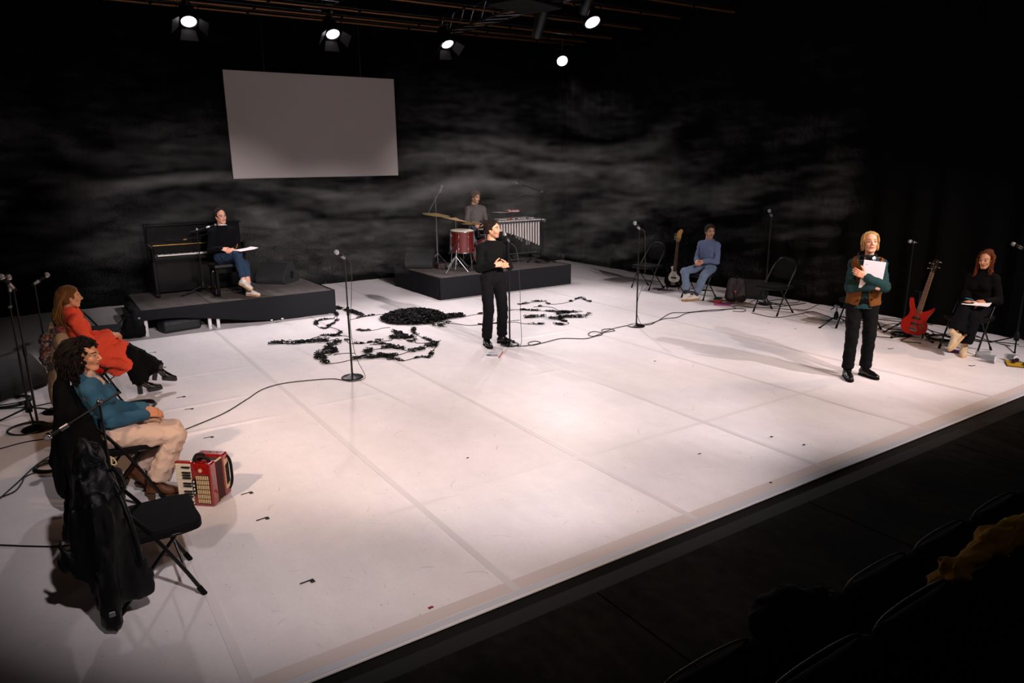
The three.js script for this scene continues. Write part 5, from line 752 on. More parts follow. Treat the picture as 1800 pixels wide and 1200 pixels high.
// ---------- black tape tangle on the floor ----------
{
  const tape = mat(0x060607, 0.55, { specularIntensity: 0.5 });
  const G = GARLANDS;
  const t = thing('tape_tangle', 'sprawling tangle of black tape with a heap in the middle', 'tape');
  const ribbon = (pts, w, n) => { const c = curve(pts), P = c.getSpacedPoints(n), g = new THREE.BufferGeometry(), pos = [], idx = []; let a = rnd() * 6; P.forEach((p, i) => { const d = c.getTangentAt(i / n), s = V(-d.z, 0, d.x).normalize(); a += rr(-0.5, 0.5); const k = Math.sin(a) * 0.9, y = V(0, 1, 0); const o = s.multiplyScalar(Math.cos(k)).addScaledVector(y, Math.sin(k)); for (const q of [-1, 1]) pos.push(p.x + o.x * q * w / 2, Math.max(0.003, p.y + Math.abs(o.y) * w / 2 + o.y * q * w / 2), p.z + o.z * q * w / 2); if (i) idx.push(i * 2 - 2, i * 2 - 1, i * 2, i * 2 - 1, i * 2 + 1, i * 2); }); g.setAttribute('position', new THREE.Float32BufferAttribute(pos, 3)); g.setIndex(idx); g.computeVertexNormals(); return norm(g); };
  G.forEach((line, gi) => {
    const base = line.map(([x, z]) => V(x, 0.006, -z)), c = curve(base), L = c.getLength(), parts = [tube(base, 0.0045, Math.ceil(L * 40), 6)];
    const clump = gi % 5 === 4 || [0, 5, 8, 10, 13, 24, 29, 30].includes(gi) ? 1.6 : 0.9;
    for (let k = 0; k < L * 62 * clump; k++) {
      const u = rnd(), dens = noise3(u * L * 3, gi * 3.1, 1); if (dens < -0.15 + 0.25 * (1 - clump)) continue;
      const p = c.getPointAt(u), r = 0.01 + 0.036 * rnd() * clump, a0 = rnd() * 6.28, n = 5, loop = [];
      for (let i = 0; i <= n; i++) { const a = a0 + i / n * rr(2.5, 6); loop.push(V(p.x + r * Math.cos(a) * rr(0.7, 1.3), 0.004 + 0.022 * rnd() * clump, p.z + r * Math.sin(a) * rr(0.7, 1.3))); }
      parts.push(ribbon(loop, 0.015, 12));
    }
    obj('strand', parts, tape, t);
  });
  const parts = [];
  const inside = (x, z) => { const dx = x - 4.85, dz = z + 10.25, u = dx * 0.75 - dz * 0.66 * -1, v = dx * 0.66 + dz * 0.75; return (dx / 0.5) ** 2 + (dz / 0.5) ** 2; };
  for (let k = 0; k < 2600; k++) {
    let x, z, q; do { x = 4.85 + rr(-0.55, 0.55); z = -10.25 + rr(-0.58, 0.58); q = inside(x, z); } while (q > 1 || rnd() < q * 0.35);
    const h = 0.13 * (1 - q) ** 0.6 + 0.01, r = rr(0.02, 0.06), a0 = rnd() * 6.28, loop = []; for (let i = 0; i <= 4; i++) { const a = a0 + i * rr(0.6, 1.5); loop.push(V(x + r * Math.cos(a), 0.006 + h * rr(0.25, 1), z + r * Math.sin(a))); }
    parts.push(ribbon(loop, 0.014, 8));
  }
  for (let k = 0; k < 420; k++) { const u = rnd(), x = 5.1 + 0.45 * u + rr(-0.04, 0.04), z = -9.98 + 0.05 * u + rr(-0.14, 0.14) * (1 - u * 0.7), loop = []; for (let i = 0; i <= 4; i++) loop.push(V(x + rr(-0.05, 0.05), rr(0.005, 0.06), z + rr(-0.04, 0.04))); parts.push(ribbon(loop, 0.013, 7)); }
  const core = new THREE.SphereGeometry(1, 28, 10, 0, 6.2832, 0, Math.PI / 2).scale(0.44, 0.085, 0.44).translate(4.85, 0.003, -10.25); { const p = core.attributes.position; for (let i = 0; i < p.count; i++) p.setY(i, Math.max(0.003, p.getY(i) + 0.02 * noise3(p.getX(i) * 12, 0, p.getZ(i) * 12))); core.computeVertexNormals(); }
  const h = obj('heap', [core, ...parts], tape, t); h.userData.kind = 'stuff';
}
// ---------- cables ----------
{
  const lab = ['thin black cable snaking left from the left mic stand', 'thin black cable with loops from the standing man’s mic to the right stand', 'lower of two black cables running right from the right mic stand', 'upper of two black cables running right from the right mic stand', 'black cable along the front of the empty right chair', 'black cable tangle behind the empty chair right of the backpack', 'black cable tangle between the orange can and the red bass', 'black cable under the red haired woman’s chair', 'black cable along the curtain behind the standing woman', 'straight black cable at the left edge, upper', 'black cable slanting to the coil at the left edge', 'straight black cable at the left edge, behind the leather coat', 'curling black cable end at the left edge', 'black cable running upstage past the woman in red'];
  CABLES.forEach((l, i) => tag(obj('cable', tube(l.map(([x, z]) => V(x, 0.0085, -z)), i < 4 ? 0.0055 : 0.006, l.length * 9, 7), M.cable), lab[i], 'cable', 'cables on the floor'));
  const coil = (label, x, z, r, n, seed) => { const pts = []; for (let i = 0; i <= n * 12; i++) { const a = i / 12 * 6.283; pts.push(V(x + (r + 0.02 * noise3(i * 0.11, seed, 0)) * Math.cos(a), 0.009 + 0.008 * (Math.floor(i / 12) % 4), z + (r + 0.03 * noise3(i * 0.13, seed, 5)) * Math.sin(a))); } tag(obj('cable_coil', tube(pts, 0.0065, n * 50, 7), M.cable), label, 'cable', 'cable coils'); };
  coil('coil of thick black cable beside the duffel coat', -0.16, -6.72, 0.12, 5, 1); coil('loose cable loops before the flat instrument case', 0.62, -7.98, 0.17, 4, 2); coil('coil of black cable behind the left mic stands', -0.47, -8.95, 0.18, 5, 3); coil('wide cable loops around the left stand base', -0.32, -7.9, 0.17, 2, 4); coil('tangled cable loops on the drum platform right of the vibraphone', 8.62, -11.95, 0.14, 3, 6); coil('cable loops by the feet of the man in blue', 10.0, -9.15, 0.12, 3, 7); coil('cable loops around the red bass stand', 10.15, -4.75, 0.16, 3, 8); coil('cable loops below the mic stand behind the red bass', 9.92, -5.18, 0.12, 3, 9);
  scene.getObjectByName('cable_coil_004').position.y = RY;
  // cables hanging from the straight stands
  const hang = (label, pts) => tag(obj('cable', tube(pts, 0.0035, pts.length * 12, 6), mat(0x2a2420, 0.5)), label, 'cable', 'cables hanging from mic stands');
  hang('thin cable hanging along the right mic stand', [[7.36, 1.45, -7.76], [7.41, 1.42, -7.75], [7.42, 1.1, -7.72], [7.4, 0.7, -7.7], [7.3, 0.45, -7.7], [7.27, 0.25, -7.7], [7.34, 0.06, -7.68], [7.44, 0.01, -7.72]]);
  hang('thin cable hanging beside the standing man’s mic stand', [[5.2, 1.38, -7.92], [5.26, 1.32, -7.9], [5.29, 0.9, -7.86], [5.29, 0.4, -7.84], [5.28, 0.02, -7.82], [5.2, 0.008, -7.78]]);
  hang('thin cable hanging along the left mic stand', [[2.86, 1.4, -7.7], [2.89, 1.36, -7.68], [2.88, 0.95, -7.69], [2.85, 0.6, -7.7], [2.88, 0.25, -7.66], [2.95, 0.02, -7.6], [2.88, 0.008, -7.55]]);
}
// ---------- tape marks and crumbs ----------
MARKS.forEach(([x, z], i) => {
  const L = i < 9 || i === 9 || i === 10, a = (x > 5 ? Math.PI : 0) + rr(-0.15, 0.15);
  const m = obj('tape_mark', L ? [rbox(0.075, 0.0014, 0.012, 0, 0.0042, 0, 0.0005, 1), rbox(0.026, 0.0014, 0.04, 0.034, 0.0042, 0.014, 0.0005, 1)] : [rbox(rr(0.02, 0.035), 0.0014, rr(0.012, 0.02), 0, 0.0042, 0, 0.0005, 1)], mat(0x0a0a0a, 0.7)); m.position.set(x, 0, -z); m.rotation.y = a;
  tag(m, i < 9 ? `small black hooked tape mark at left, ${['ninth', 'eighth', 'seventh', 'sixth', 'fifth', 'fourth', 'third', 'second', 'first'][i]} from the front edge` : 'tiny black tape scrap on the white floor', 'tape', i < 9 ? 'tape marks along the left side' : 'tape scraps on the floor');
});
{ const m = obj('tape_mark', rbox(0.03, 0.0014, 0.018, 0, 0.0042, 0, 0.0005, 1), mat(0x8c1414, 0.6)); m.position.set(1.55, 0, -3.22); tag(m, 'small red tape mark near the front edge of the floor', 'tape'); }
// ---------- the people ----------
const jeans = (c) => cloth(c, { bumpScale: 0.002 }), blackCloth = cloth(0x0b0b0d), shortHair = (o, t, line, amp, f) => () => { const F = hairField(o, t, line); F.cut(folds(amp, f, f, f, t * 900)); return [iso(F, 0.0045)]; };
// scalp point at angle a round the head (0 = face, pi = back) and elevation e
const scalp = (a, e, k = 1) => V(0.078 * k * Math.sin(a) * Math.cos(e), 0.04 + 0.09 * k * Math.sin(e), -0.015 + 0.098 * k * Math.cos(a) * Math.cos(e));
function hangingHair(o, n, a0, a1, len, out, wave, r = 0.006, line = 0.08, front = 0) {
  return () => {
    const F = hairField({ ...o, long: true }, 0.011, line); F.cut(folds(0.004, 40, 12, 40)); const ps = [];
    for (let i = 0; i < n; i++) { const s = i % 2 ? 1 : -1, a = s * rr(a0, a1), e = rr(0.1, 1.3), p = scalp(a, e, 1.05), m = scalp(a, 0.1, 1.1 + out * rr(0.4, 1)), l = len * rr(0.75, 1.05); ps.push([p, scalp(a, e * 0.5, 1.1 + out * 0.5), m, V(m.x * 1.02, m.y - l * 0.5, m.z - 0.012 + front), V(m.x * rr(0.8, 1), m.y - l, m.z - 0.018 + front * 1.5)]); }
    return [iso(F, 0.005), ...locks(ps, r, r * 0.45, wave)];
  };
}
const shoesBlack = { mat: mat(0x0a0a0a, 0.3), soleMat: M.rubber, sole: 0.018 };
const facing = (x, z) => Math.atan2(-x, -z);
person({ // centre
  label: 'man in black sweater and black jeans standing at a microphone with clasped hands', pos: [4.99, 0, -8.07], heading: -0.2, s: 0.99, pelvis: [0.01, 0.925, 0], lean: [-0.02, 0.01], build: 0.95, skin: 0xc68e6c, stubble: 0x4a352a, browColor: 0x1d120c, lip: 0x9a5a4c,
  wrist_r: [-0.055, 1.12, 0.23], wrist_l: [0.15, 1.11, 0.23], hand_r: [[1, 0.18, 0.25], [0, 0.35, 1], 0.62], hand_l: [[-1, 0.12, 0.42], [0.1, 0.3, 1], 0.7],
  ankle_r: [-0.1, 0.096, 0.02], ankle_l: [0.14, 0.096, -0.03], foot_r: [-0.05, 0], foot_l: [0.75, 0], head: [0.72, -0.05, 0.02], headOff: [0.01, 0, 0.02],
  top: { mat: cloth(0x0a0a0b), fit: 0.014, hem: -0.06, hemCut: -0.075, fold: 0.006 }, bottom: { mat: cloth(0x0d0d10), wide: 0.014, fit: 0.012, fold: 0.005 }, shoes: shoesBlack,
  hairColor: 0x261910, hair: () => { const F = hairField({}, 0.015, 0.08); F.ell(V(0, 0.03, -0.1), [0.055, 0.05, 0.035]); F.cut(folds(0.007, 32, 32, 32)); return [iso(F, 0.0045)]; },
});
const wVest = cloth(0x6b431f);
person({ // standing woman
  label: 'blond woman in green sweater and brown vest standing and hugging white papers', pos: [7.55, 0, -4.41], heading: -0.93, s: 0.965, female: true, pelvis: [0.01, 0.9, 0], lean: [-0.03, 0.02], skin: 0xdba588, lip: 0xb05e52, browColor: 0x6e4e33, cheek: 1,
  wrist_l: [-0.02, 1.185, 0.235], wrist_r: [0.08, 1.075, 0.2], elbow_l: [0.8, -0.8, 0.0], elbow_r: [-0.8, -0.9, 0.0], hand_l: [[-0.85, 0.42, 0.1], [-0.1, 0.1, 1], 0.35], hand_r: [[1, 0.05, -0.05], [0, 0.25, 1], 0.3],
  ankle_r: [-0.08, 0.096, 0.07], ankle_l: [0.115, 0.096, -0.07], foot_r: [0.15, 0], foot_l: [0.75, 0], head: [0.1, -0.22, 0.04], headOff: [0, 0, 0.03],
  top: { mat: cloth(0x1f3a3c), fit: 0.014, sleeve: 0.01, hem: -0.1, hemCut: -0.1, fold: 0.007, roll: false }, bottom: { mat: cloth(0x0c0d10), wide: 0.012, fit: 0.008, fold: 0.005 }, shoes: shoesBlack,
  hairColor: 0xd0a868, hair: hangingHair({ female: true }, 170, 1.0, 3.0, 0.13, 0.05, 0.003, 0.005, 0.1),
  extras: [(g, { on, side, up, fwd, L }) => {
    const T = new Field(0.05); T.cap(on(-0.1), on(0.15), 0.185, 0.168, fwd, 0.76); T.cap(on(0.15), on(0.34), 0.166, 0.168, fwd, 0.86); T.cap(on(0.33), on(0.4), 0.17, 0.14, fwd, 0.8); T.cap(on(0.4, 0.1), on(0.45, 0.06), 0.075, 0.07); T.cap(on(0.4, -0.1), on(0.45, -0.06), 0.075, 0.07); T.cut(folds(0.006, 7, 7, 7));
    const P = on(0), A = side.l.sh, B = side.r.sh;
    T.cut((r, x, y, z) => { const q = V(x - P.x, y - P.y, z - P.z), h = q.dot(up), l = q.dot(L), f = q.dot(fwd), open = 0.035 + 0.09 * sstep(h, 0.25, 0.5) + 0.03 * sstep(-h, -0.05, 0.1); r = smax(r, -(h + 0.075 + 0.05 * Math.abs(l) * -3), 0.008); r = smax(r, h - 0.47, 0.01); if (f > 0) r = smax(r, -(Math.abs(l) - open) * -1 * -1, 0.006); for (const s of [A, B]) r = smax(r, -(Math.hypot((x - s.x) * 0.8, (y - s.y + 0.07) * 0.7, z - s.z) - 0.07), 0.01); return r; });
    obj('vest', iso(T, 0.011), wVest, g); for (const [h, l] of [[0.0, -0.07], [0.02, 0.07], [0.1, 0.06]]) { const p = on(h, l, 0.139); obj('button', new THREE.SphereGeometry(0.011, 10, 8).scale(1, 1, 0.5).translate(p.x, p.y, p.z), M.black, g); }
    const N = new Field(0.03); N.cap(on(0.46, 0.03, 0.05), on(0.46, -0.03, 0.05), 0.035).cap(on(0.47, 0.055, -0.03), on(0.46, 0.03, 0.05), 0.035).cap(on(0.47, -0.055, -0.03), on(0.46, -0.03, 0.05), 0.035).cap(on(0.47, -0.055, -0.03), on(0.47, 0.055, -0.03), 0.035); N.cut(folds(0.007, 18, 18, 18)); obj('neck_scarf', iso(N, 0.008), cloth(0x0a0a0b), g);
  }],
});
{ // what she holds and wears round the neck
  const at = (x, y, z) => { const c = Math.cos(-0.93), s = Math.sin(-0.93); return [7.55 + x * c + z * s, y, -4.41 - x * s + z * c]; };
  let t = thing('script_pages', 'white script pages hugged to the chest by the standing woman', 'papers', at(0.05, 1.2, 0.188), -0.93); t.rotation.order = 'YXZ'; t.rotation.x = -0.1; t.rotation.z = -0.1;
  for (let k = 0; k < 3; k++) obj('page', rbox(0.212, 0.3, 0.0025, k * 0.002, -k * 0.002, -0.004 * k, 0.001, 1), mat(0xd9dbe6, 0.85), t); obj('staple', rbox(0.014, 0.002, 0.002, -0.09, 0.125, 0.002, 0.0005, 1), M.steel, t); obj('handwriting', tube([[-0.085, 0.1, 0.0016], [-0.078, 0.107, 0.0016], [-0.07, 0.1, 0.0016], [-0.062, 0.106, 0.0016]], 0.0012, 20), M.black, t);
  t = thing('headphones', 'black and silver headphones round the standing woman’s neck', 'headphones', at(0, 1.375, 0.03), -0.93);
  obj('band', tube([[-0.06, -0.005, 0.085], [-0.09, 0.02, 0.0], [-0.06, 0.04, -0.07], [0, 0.045, -0.09], [0.06, 0.04, -0.07], [0.09, 0.02, 0.0], [0.06, -0.005, 0.085]], 0.009, 50), M.black, t); for (const s of [-1, 1]) { obj('ear_cup', lathe([[0, 0], [0.034, 0], [0.038, 0.012], [0.03, 0.028], [0, 0.03]], 22).rotateX(1.2).rotateY(s * 0.5).translate(s * 0.048, -0.015, 0.095), M.black, t); obj('cup_plate', lathe([[0, 0.031], [0.024, 0.03], [0.026, 0.027]], 22).rotateX(1.2).rotateY(s * 0.5).translate(s * 0.048, -0.015, 0.096), M.chrome, t); }
}
person({ // blue sweater
  label: 'man in blue sweater and jeans seated with folded hands beside the black bass', pos: [9.93, 0, -8.75], heading: -1.38, s: 0.98, pelvis: [0, 0.55, 0], lean: [-0.1, 0], skin: 0xc99676, browColor: 0x231a14, stubble: 0x4a3a30, moustache: 1,
  wrist_r: [-0.075, 0.69, 0.25], wrist_l: [0.075, 0.69, 0.23], hand_r: [[0.55, -0.4, 0.6], [-0.4, 0.6, 0.5], 0.6], hand_l: [[-0.65, -0.45, 0.6], [0.3, 0.7, 0.5], 0.65],
  ankle_r: [-0.1, 0.098, 0.42], ankle_l: [0.02, 0.098, 0.36], knee_r: [-0.5, 0.6, 1], knee_l: [0.55, 0.5, 1], foot_r: [0.1, 0], foot_l: [-0.35, 0], head: [0.9, 0.02, 0], headOff: [0, 0, 0.03],
  top: { mat: cloth(0x6a7897), fit: 0.016, hem: -0.02, hemCut: -0.05, fold: 0.007 }, bottom: { mat: jeans(0x71839a), wide: 0.008, crop: 0.2, fold: 0.006 }, shoes: { mat: mat(0xd6cec4, 0.7), soleMat: mat(0xa07a48, 0.6), sole: 0.028 },
  hairColor: 0x33281f, hair: shortHair({}, 0.016, 0.082, 0.007, 38),
  extras: [(g, { HM, side }) => { const gl = obj('glasses', [[-1, 1].map((s) => new THREE.TorusGeometry(0.021, 0.0013, 6, 24).scale(1.15, 0.85, 1).translate(s * 0.031, 0.0, 0.1)), rod([-0.008, 0.004, 0.102], [0.008, 0.004, 0.102], 0.0013), [-1, 1].map((s) => rod([s * 0.054, 0.005, 0.098], [s * 0.08, 0.008, 0.0], 0.0012))].flat(2).map((e) => norm(e)), M.steel, g); gl.geometry.applyMatrix4(HM); const a = side.l; obj('wristband', rod(a.wrist.clone().lerp(a.elbow, 0.05).toArray(), a.wrist.clone().lerp(a.elbow, -0.04).toArray(), 0.031, 0.03, 16), mat(0xd8d0c8, 0.6), g); for (const k of 'lr') { const b = side[k]; obj('sock', rod(b.ankle.clone().add(V(0, -0.02, 0)).toArray(), b.ankle.clone().lerp(b.knee, 0.25).toArray(), 0.04, 0.046, 14), cloth(0x3a3f4c), g); } }],
});
person({ // red hair
  label: 'red haired woman in black seated cross-legged at right, writing on papers', pos: [9.93, 0, -4.25], heading: -1.5, s: 0.95, female: true, pelvis: [0, 0.545, 0], lean: [-0.02, 0.02], skin: 0xc8906c, lip: 0x9c4f44, browColor: 0x5a331c,
  wrist_r: [0.0, 0.66, 0.3], wrist_l: [0.16, 0.68, 0.24], hand_r: [[0.6, -0.1, 0.6], [-0.2, 1, 0.1], 0.6], hand_l: [[-0.7, -0.1, 0.45], [0.2, 1, 0.2], 0.5],
  ankle_r: [-0.02, 0.27, 0.56], ankle_l: [0.05, 0.102, 0.4], knee_r: [0.25, 0.8, 0.6], knee_l: [0.1, 0.3, 1], foot_r: [-0.35, 0.75, 0.25], foot_l: [0.35, 0], head: [-0.02, 0.06, 0.02], headOff: [0, 0, 0.03],
  top: { mat: cloth(0x09080a), fit: 0.015, roll: true, hem: -0.02, fold: 0.006 }, bottom: { mat: cloth(0x0c0d12), wide: 0.035, crop: 0.14, fold: 0.006 }, shoes: { mat: mat(0xcbb796, 0.7), soleMat: mat(0xc9a878, 0.6), sole: 0.026, high: true, laces: mat(0x5a4632, 0.8) },
  hairColor: 0x6a3414, hair: () => { const F = hairField({ female: true, long: true }, 0.008, 0.094); F.ell(V(0, 0.09, -0.07), [0.06, 0.05, 0.05]); F.cut(folds(0.007, 30, 30, 30)); const ps = []; for (let i = 0; i < 70; i++) { const s = i % 3 ? -1 : 1, a = s * rr(1.2, 1.9), p = scalp(a, rr(0.1, 0.8), 1.1), l = s > 0 ? 0.1 : 0.27; ps.push([p, scalp(a, 0, 1.22), V(s * rr(0.07, 0.1), -0.08, rr(0.0, 0.05)), V(s * rr(0.07, 0.11), -0.08 - l * 0.6, rr(0.02, 0.08)), V(s * rr(0.06, 0.1), -0.08 - l, rr(0.04, 0.09))]); } return [iso(F, 0.005), ...locks(ps, 0.007, 0.003, 0.004)]; },
});
{ let t = thing('note_sheets', 'white note sheets on the red haired woman’s lap', 'papers', [9.58, 0.655, -4.13], 0.3); t.rotation.z = 0.05; for (let k = 0; k < 2; k++) obj('page', rbox(0.21, 0.003, 0.28, k * 0.01, k * 0.004, k * 0.012, 0.001, 1), M.paper, t); t = thing('blue_pen', 'blue pen in the red haired woman’s hand', 'pen', [9.55, 0.7, -4.17]); obj('barrel', rod([0.03, 0.0, 0], [-0.1, 0.03, -0.03], 0.004), mat(0x2b86b4, 0.4), t); obj('tip', rod([0.03, 0.0, 0], [0.045, -0.006, 0.003], 0.003, 0.001), M.steel, t); }
person({ // red dress
  label: 'woman in red dress with long blond hair seated cross-legged at left', pos: [0.24, 0, -8.42], heading: 1.57, s: 0.93, female: true, pelvis: [0, 0.545, 0], lean: [-0.1, 0], skin: 0xc68a62, lip: 0x9a4a3e, browColor: 0x6a4428,
  wrist_r: [-0.06, 0.7, 0.27], wrist_l: [0.07, 0.71, 0.27], hand_r: [[0.45, 0.05, 0.8], [-0.5, 0.8, 0.1], 0.55], hand_l: [[-0.6, -0.05, 0.75], [0.4, 0.9, 0], 0.5],
  ankle_r: [0.02, 0.135, 0.5], ankle_l: [0.02, 0.25, 0.68], knee_r: [-0.05, 0.5, 1], knee_l: [-0.1, 0.9, 0.6], foot_r: [0.1, 0], foot_l: [-0.05, 0.25], head: [0.06, 0.0, 0], headOff: [0, 0, 0.03],
  top: { name: 'dress', mat: cloth(0xe4543a), fit: 0.014, sleeve: 0.02, fold: 0.009, roll: false, hem: -0.02, extra: [(T, { on, P, neck }) => { T.cap(P.clone().add(V(0, 0.0, 0.05)), V(0.0, 0.55, 0.27), 0.17, 0.16, V(0, 1, 0), 0.72, 0.06); T.cap(V(-0.13, 0.5, 0.08), V(-0.14, 0.36, 0.27), 0.06, 0.075, V(1, 0, 0), 0.5, 0.08); T.cap(V(-0.2, 0.53, 0.02), V(-0.215, 0.42, 0.32), 0.05, 0.05, null, 1, 0.08); T.cap(V(-0.12, 0.52, 0.2), V(-0.12, 0.4, 0.36), 0.06, 0.06, V(1, 0, 0), 0.5, 0.08); T.cap(V(0.1, 0.5, 0.1), V(0.1, 0.42, 0.3), 0.06, 0.05, V(1, 0, 0), 0.6, 0.08); T.cap(neck.clone().add(V(0, 0, 0.0)), neck.clone().add(V(0, 0.02, 0)), 0.075, 0.07, null, 1, 0.02); }] },
  bottom: { mat: cloth(0x0a0a0b), wide: 0.04, fit: 0.012, crop: 0.1, fold: 0.007 }, shoes: { mat: mat(0x0a0a0a, 0.22, { clearcoat: 0.4 }), soleMat: mat(0x080808, 0.4), sole: 0.028, high: true, heel: 0.055 },
  hairColor: 0x7b5128, hair: () => { const o = { female: true, long: true }, F = hairField(o, 0.013, 0.086); F.cut(folds(0.004, 30, 14, 30)); const ps = []; for (let i = 0; i < 130; i++) { const a = rr(1.9, 4.4), p = scalp(a, rr(0.2, 0.9), 1.12), b = V(0.07 * Math.sin(a) * rr(0.7, 1.4), -0.08, -0.1 - rr(0, 0.06)); ps.push([p, scalp(a, 0.05, 1.25), b, V(b.x * 1.3, -0.2, b.z - rr(-0.02, 0.05)), V(b.x * rr(0.8, 1.6), -0.29 - rr(0, 0.05), b.z + rr(-0.03, 0.03))]); } for (let i = 0; i < 36; i++) { const a = rr(1.3, 1.8), p = scalp(a, rr(0, 0.4), 1.1); ps.push([p, V(0.09, -0.06, 0.0), V(0.1, -0.16, 0.05 + rr(0, 0.03)), V(0.08 + rr(-0.02, 0.03), -0.26, 0.09 + rr(-0.02, 0.03)), V(0.07, -0.33, 0.09 + rr(-0.02, 0.03))]); } return [iso(F, 0.0045), ...locks(ps, 0.007, 0.003, 0.005)]; },
});
person({ // curly
  label: 'woman with dark curly hair, blue sweater and cream trousers seated at left', pos: [0.27, 0, -5.72], heading: 1.5, s: 0.94, female: true, pelvis: [0, 0.545, 0], lean: [-0.27, 0], skin: 0xc78c66, lip: 0x9a4038, browColor: 0x20130d, cheek: 1,
  wrist_r: [-0.035, 0.645, 0.22], wrist_l: [0.1, 0.65, 0.24], hand_r: [[0.25, -0.12, 0.9], [-0.5, 0.8, 0.1], 0.35], hand_l: [[-0.65, -0.05, 0.6], [0.3, 0.9, 0.1], 0.5],
  ankle_r: [-0.1, 0.112, 0.22], ankle_l: [0.1, 0.17, 0.1], knee_r: [-0.05, 0.6, 1], knee_l: [0.1, 0.7, 1], foot_r: [-0.15, 0], foot_l: [0.1, 0.5], head: [-0.42, -0.04, 0.02], headOff: [0, 0, 0.06],
  top: { mat: cloth(0x345d74), fit: 0.017, sleeve: 0.006, hem: -0.08, hemCut: -0.085, fold: 0.007 }, bottom: { mat: cloth(0xd6bcab), wide: 0.028, fit: 0.012, fold: 0.007, crop: 0.12 }, shoes: { mat: mat(0x5a3010, 0.45, { bumpMap: coarseBump, bumpScale: 0.002 }), soleMat: mat(0x3a2414, 0.5), sole: 0.024, high: true, heel: 0.03, laces: mat(0x4a2a10, 0.7) },
  hairColor: 0x130906, hair: () => { const o = { female: true, long: true }, F = hairField(o, 0.026, 0.082); F.ell(V(0, -0.06, -0.075), [0.12, 0.13, 0.08], 0.05); F.cut((r, x, y, z) => smax(r, -Math.max(0.02 - z, Math.abs(x) - 0.07, y - 0.08), 0.01)); F.cut(folds(0.014, 26, 26, 26)); const ps = []; for (let i = 0; i < 330; i++) { const s = i % 2 ? 1 : -1, a = s * rr(1.45, 3.1), e = rr(-0.2, 1.4), p = scalp(a, e, 1.15), k = 1.45 + rr(-0.1, 0.3), m = scalp(a, Math.min(e, 0.2), k), l = rr(0.12, 0.27); ps.push([p, scalp(a, e * 0.6, (1.2 + k) / 2), m, V(m.x * 1.12, m.y - l * 0.55, m.z * 1.05 - 0.01), V(m.x * rr(0.85, 1.15), m.y - l, m.z - 0.01)]); } return [iso(F, 0.006), ...locks(ps, 0.0075, 0.0035, 0.013)]; },
  extras: [(g, { neck }) => { const N = new Field(0.03); N.cap(neck.clone().add(V(-0.05, 0.02, 0.04)), neck.clone().add(V(0.05, 0.02, 0.04)), 0.028).cap(neck.clone().add(V(-0.05, 0.02, 0.04)), neck.clone().add(V(-0.04, -0.05, 0.1)), 0.025); N.cut(folds(0.008, 20, 20, 20)); obj('scarf', iso(N, 0.007), cloth(0xb59a86), g); }],
});
person({ // pianist
  label: 'man in dark sweater and jeans seated cross-legged on the piano bench', pos: [2.47, RY, -12.03], heading: 0.05, s: 0.98, pelvis: [0, 0.605, 0], lean: [0.0, -0.01], skin: 0xe0a58a, browColor: 0x4a3324, lip: 0xa8604f, cheek: 1, build: 1.06,
  wrist_r: [-0.12, 0.76, 0.25], wrist_l: [0.08, 0.74, 0.26], hand_r: [[0.75, -0.25, 0.5], [-0.1, 0.7, 0.6], 0.5], hand_l: [[-0.6, -0.1, 0.6], [0.2, 0.8, 0.4], 0.55],
  ankle_r: [0.11, 0.27, 0.47], ankle_l: [0.2, 0.098, 0.42], knee_r: [0.35, 0.8, 0.7], knee_l: [0.15, 0.4, 1], foot_r: [0.5, 0.35], foot_l: [0.55, 0], head: [0.22, 0.0, 0.12], headOff: [-0.01, 0, 0.03],
  top: { mat: cloth(0x0c0d12), fit: 0.017, hem: -0.03, hemCut: -0.05, fold: 0.007 }, bottom: { mat: jeans(0x2c3d52), wide: 0.004, crop: 0.1, fold: 0.006 }, shoes: { mat: mat(0xd8cfc0, 0.6), soleMat: mat(0xb08a66, 0.6), sole: 0.028, laces: mat(0x5f7a68, 0.7) },
  hairColor: 0x2e211a, hair: () => { const F = hairField({}, 0.01, 0.103); F.cut(folds(0.003, 34, 34, 34)); return [iso(F, 0.0045)]; },
  extras: [(g, { neck }) => obj('collar', [new THREE.TorusGeometry(0.064, 0.01, 8, 30).rotateX(Math.PI / 2 - 0.25).translate(neck.x, neck.y + 0.012, neck.z + 0.004)], mat(0xe8e6e6, 0.8), g)],
});
{ let t = thing('score_pages', 'white open score pages on the seated pianist’s knee', 'papers', [2.7, RY + 0.735, -11.66], 0.25); t.rotation.z = 0.06; const g = new THREE.BoxGeometry(0.3, 0.006, 0.23, 16, 1, 2), p = g.attributes.position; for (let i = 0; i < p.count; i++) p.setY(i, p.getY(i) + 0.03 * Math.max(0, (p.getX(i) - 0.05) / 0.1) ** 2 * 0.4); g.computeVertexNormals(); obj('page', g, M.paper, t); obj('red_cover', rbox(0.26, 0.004, 0.22, -0.02, -0.007, 0, 0.001, 1), mat(0x8d2c2c, 0.6), t); t = thing('pencil', 'yellow pencil in the seated pianist’s hand', 'pencil', [2.56, RY + 0.74, -11.68]); obj('shaft', rod([0, 0, 0], [0.03, 0.09, 0.02], 0.004), mat(0xc8862e, 0.5), t); obj('tip', rod([0, 0, 0], [-0.004, -0.012, -0.003], 0.004, 0.0008), mat(0xd9b98a, 0.6), t); }
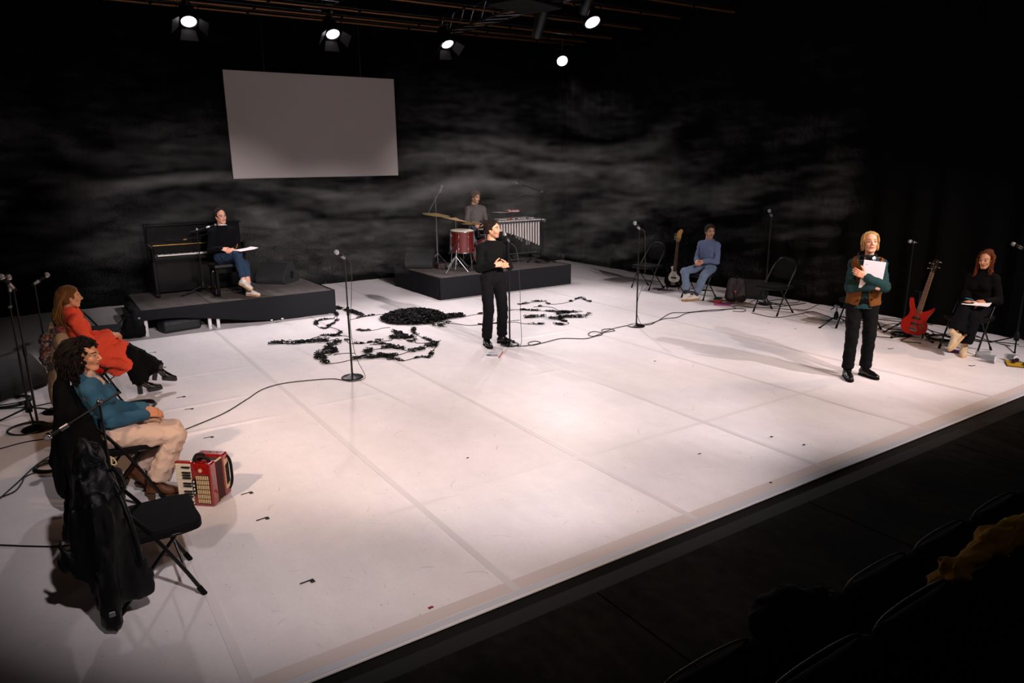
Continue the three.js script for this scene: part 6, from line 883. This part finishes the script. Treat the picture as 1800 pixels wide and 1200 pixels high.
person({ // drummer
  label: 'grey haired man in charcoal sweater seated behind the drum kit', pos: [7.68, RY, -13.03], heading: -0.22, s: 0.99, pelvis: [0, 0.67, 0], lean: [0.03, 0.0], skin: 0xd6a482, browColor: 0x3a2c22, stubble: 0x6a584a,
  wrist_r: [-0.12, 0.79, 0.3], wrist_l: [0.1, 0.78, 0.34], hand_r: [[0.3, -0.3, 0.8], [-0.2, 0.9, 0.2], 0.8], hand_l: [[-0.35, -0.3, 0.8], [0.2, 0.9, 0.2], 0.8],
  ankle_r: [-0.16, 0.098, 0.42], ankle_l: [0.2, 0.098, 0.4], knee_r: [-0.3, 0.6, 1], knee_l: [0.3, 0.6, 1], foot_r: [-0.2, 0], foot_l: [0.3, 0], head: [0.42, 0.1, -0.02], headOff: [0, 0, 0.03],
  top: { mat: cloth(0x6b6561), fit: 0.016, hem: -0.03, hemCut: -0.05, fold: 0.007 }, bottom: { mat: jeans(0x5a6b80), wide: 0.006, fold: 0.006 }, shoes: shoesBlack, hairColor: 0x7d6d5f, hair: shortHair({}, 0.024, 0.07, 0.008, 34),
});
{ const t = thing('drum_sticks', 'pale wooden drumstick in the drummer’s hand', 'drumstick', [7.58, RY + 0.8, -12.66], 0); obj('stick', rod([0.02, 0, 0], [-0.28, 0.06, 0.16], 0.007, 0.005), mat(0xb8946a, 0.6), t); obj('tip', ball(0.008, -0.285, 0.061, 0.163, 8, 6), mat(0xd8c09a, 0.6), t); }
// ---------- smoke drifting before the curtains: fine droplets, lit by the lamps ----------
{
  const N = 44000, specks = []; // each copy is a loose puff of fine specks
  const gs = () => (rnd() + rnd() + rnd() - 1.5) * 0.75;
  for (let k = 0; k < 110; k++) specks.push(new THREE.TetrahedronGeometry(0.0008).rotateX(rnd() * 6).rotateZ(rnd() * 6).translate(gs() * 0.2, gs() * 0.06, gs() * 0.16));
  const g = merge(specks), im = new THREE.InstancedMesh(g, new THREE.MeshStandardMaterial({ color: 0xcfcfcf, roughness: 1 }), N), m = new THREE.Matrix4();
  let n = 0, tries = 0;
  while (n < N && tries++ < N * 40) {
    const x = rr(-0.6, 10.75), y = rr(0.3, 4.6), z = rr(-14.15, -6.4); if (z > -12.5 && x < 9.9 - 0.45 * Math.max(0, -z - 9)) continue;
    const w = 0.4 * noise3(x * 0.25, y * 0.5, z * 0.25), s = noise3(x * 0.22 + w * 1.5, y * 1.5 + w * 2 + 0.1 * x, z * 0.3) * 0.52 + noise3(x * 0.7 + w, y * 4.6 + w * 3, z * 0.8) * 0.3 + noise3(x * 1.7, y * 11 + w * 4, z * 2) * 0.2;
    const env = Math.exp(-(((y - 1.9) / 1.15) ** 2)) * (0.4 + 0.6 * Math.exp(-(((x - 8.7) / 2.5) ** 2)) + 0.25 * Math.exp(-(((x - 1.6) / 1.8) ** 2))) * (z > -12.5 ? 0.42 : 1), d = env * sstep(s, -0.55, 0.85) ** 1.5;
    if (rnd() > d) continue;
    m.makeTranslation(x, y, z); im.setMatrixAt(n++, m);
  }
  im.count = n; im.name = 'smoke'; tag(im, 'thin grey smoke drifting before the back curtains', 'smoke', null, 'stuff'); shade(im); scene.add(im);
}
renderer.render(scene, camera);
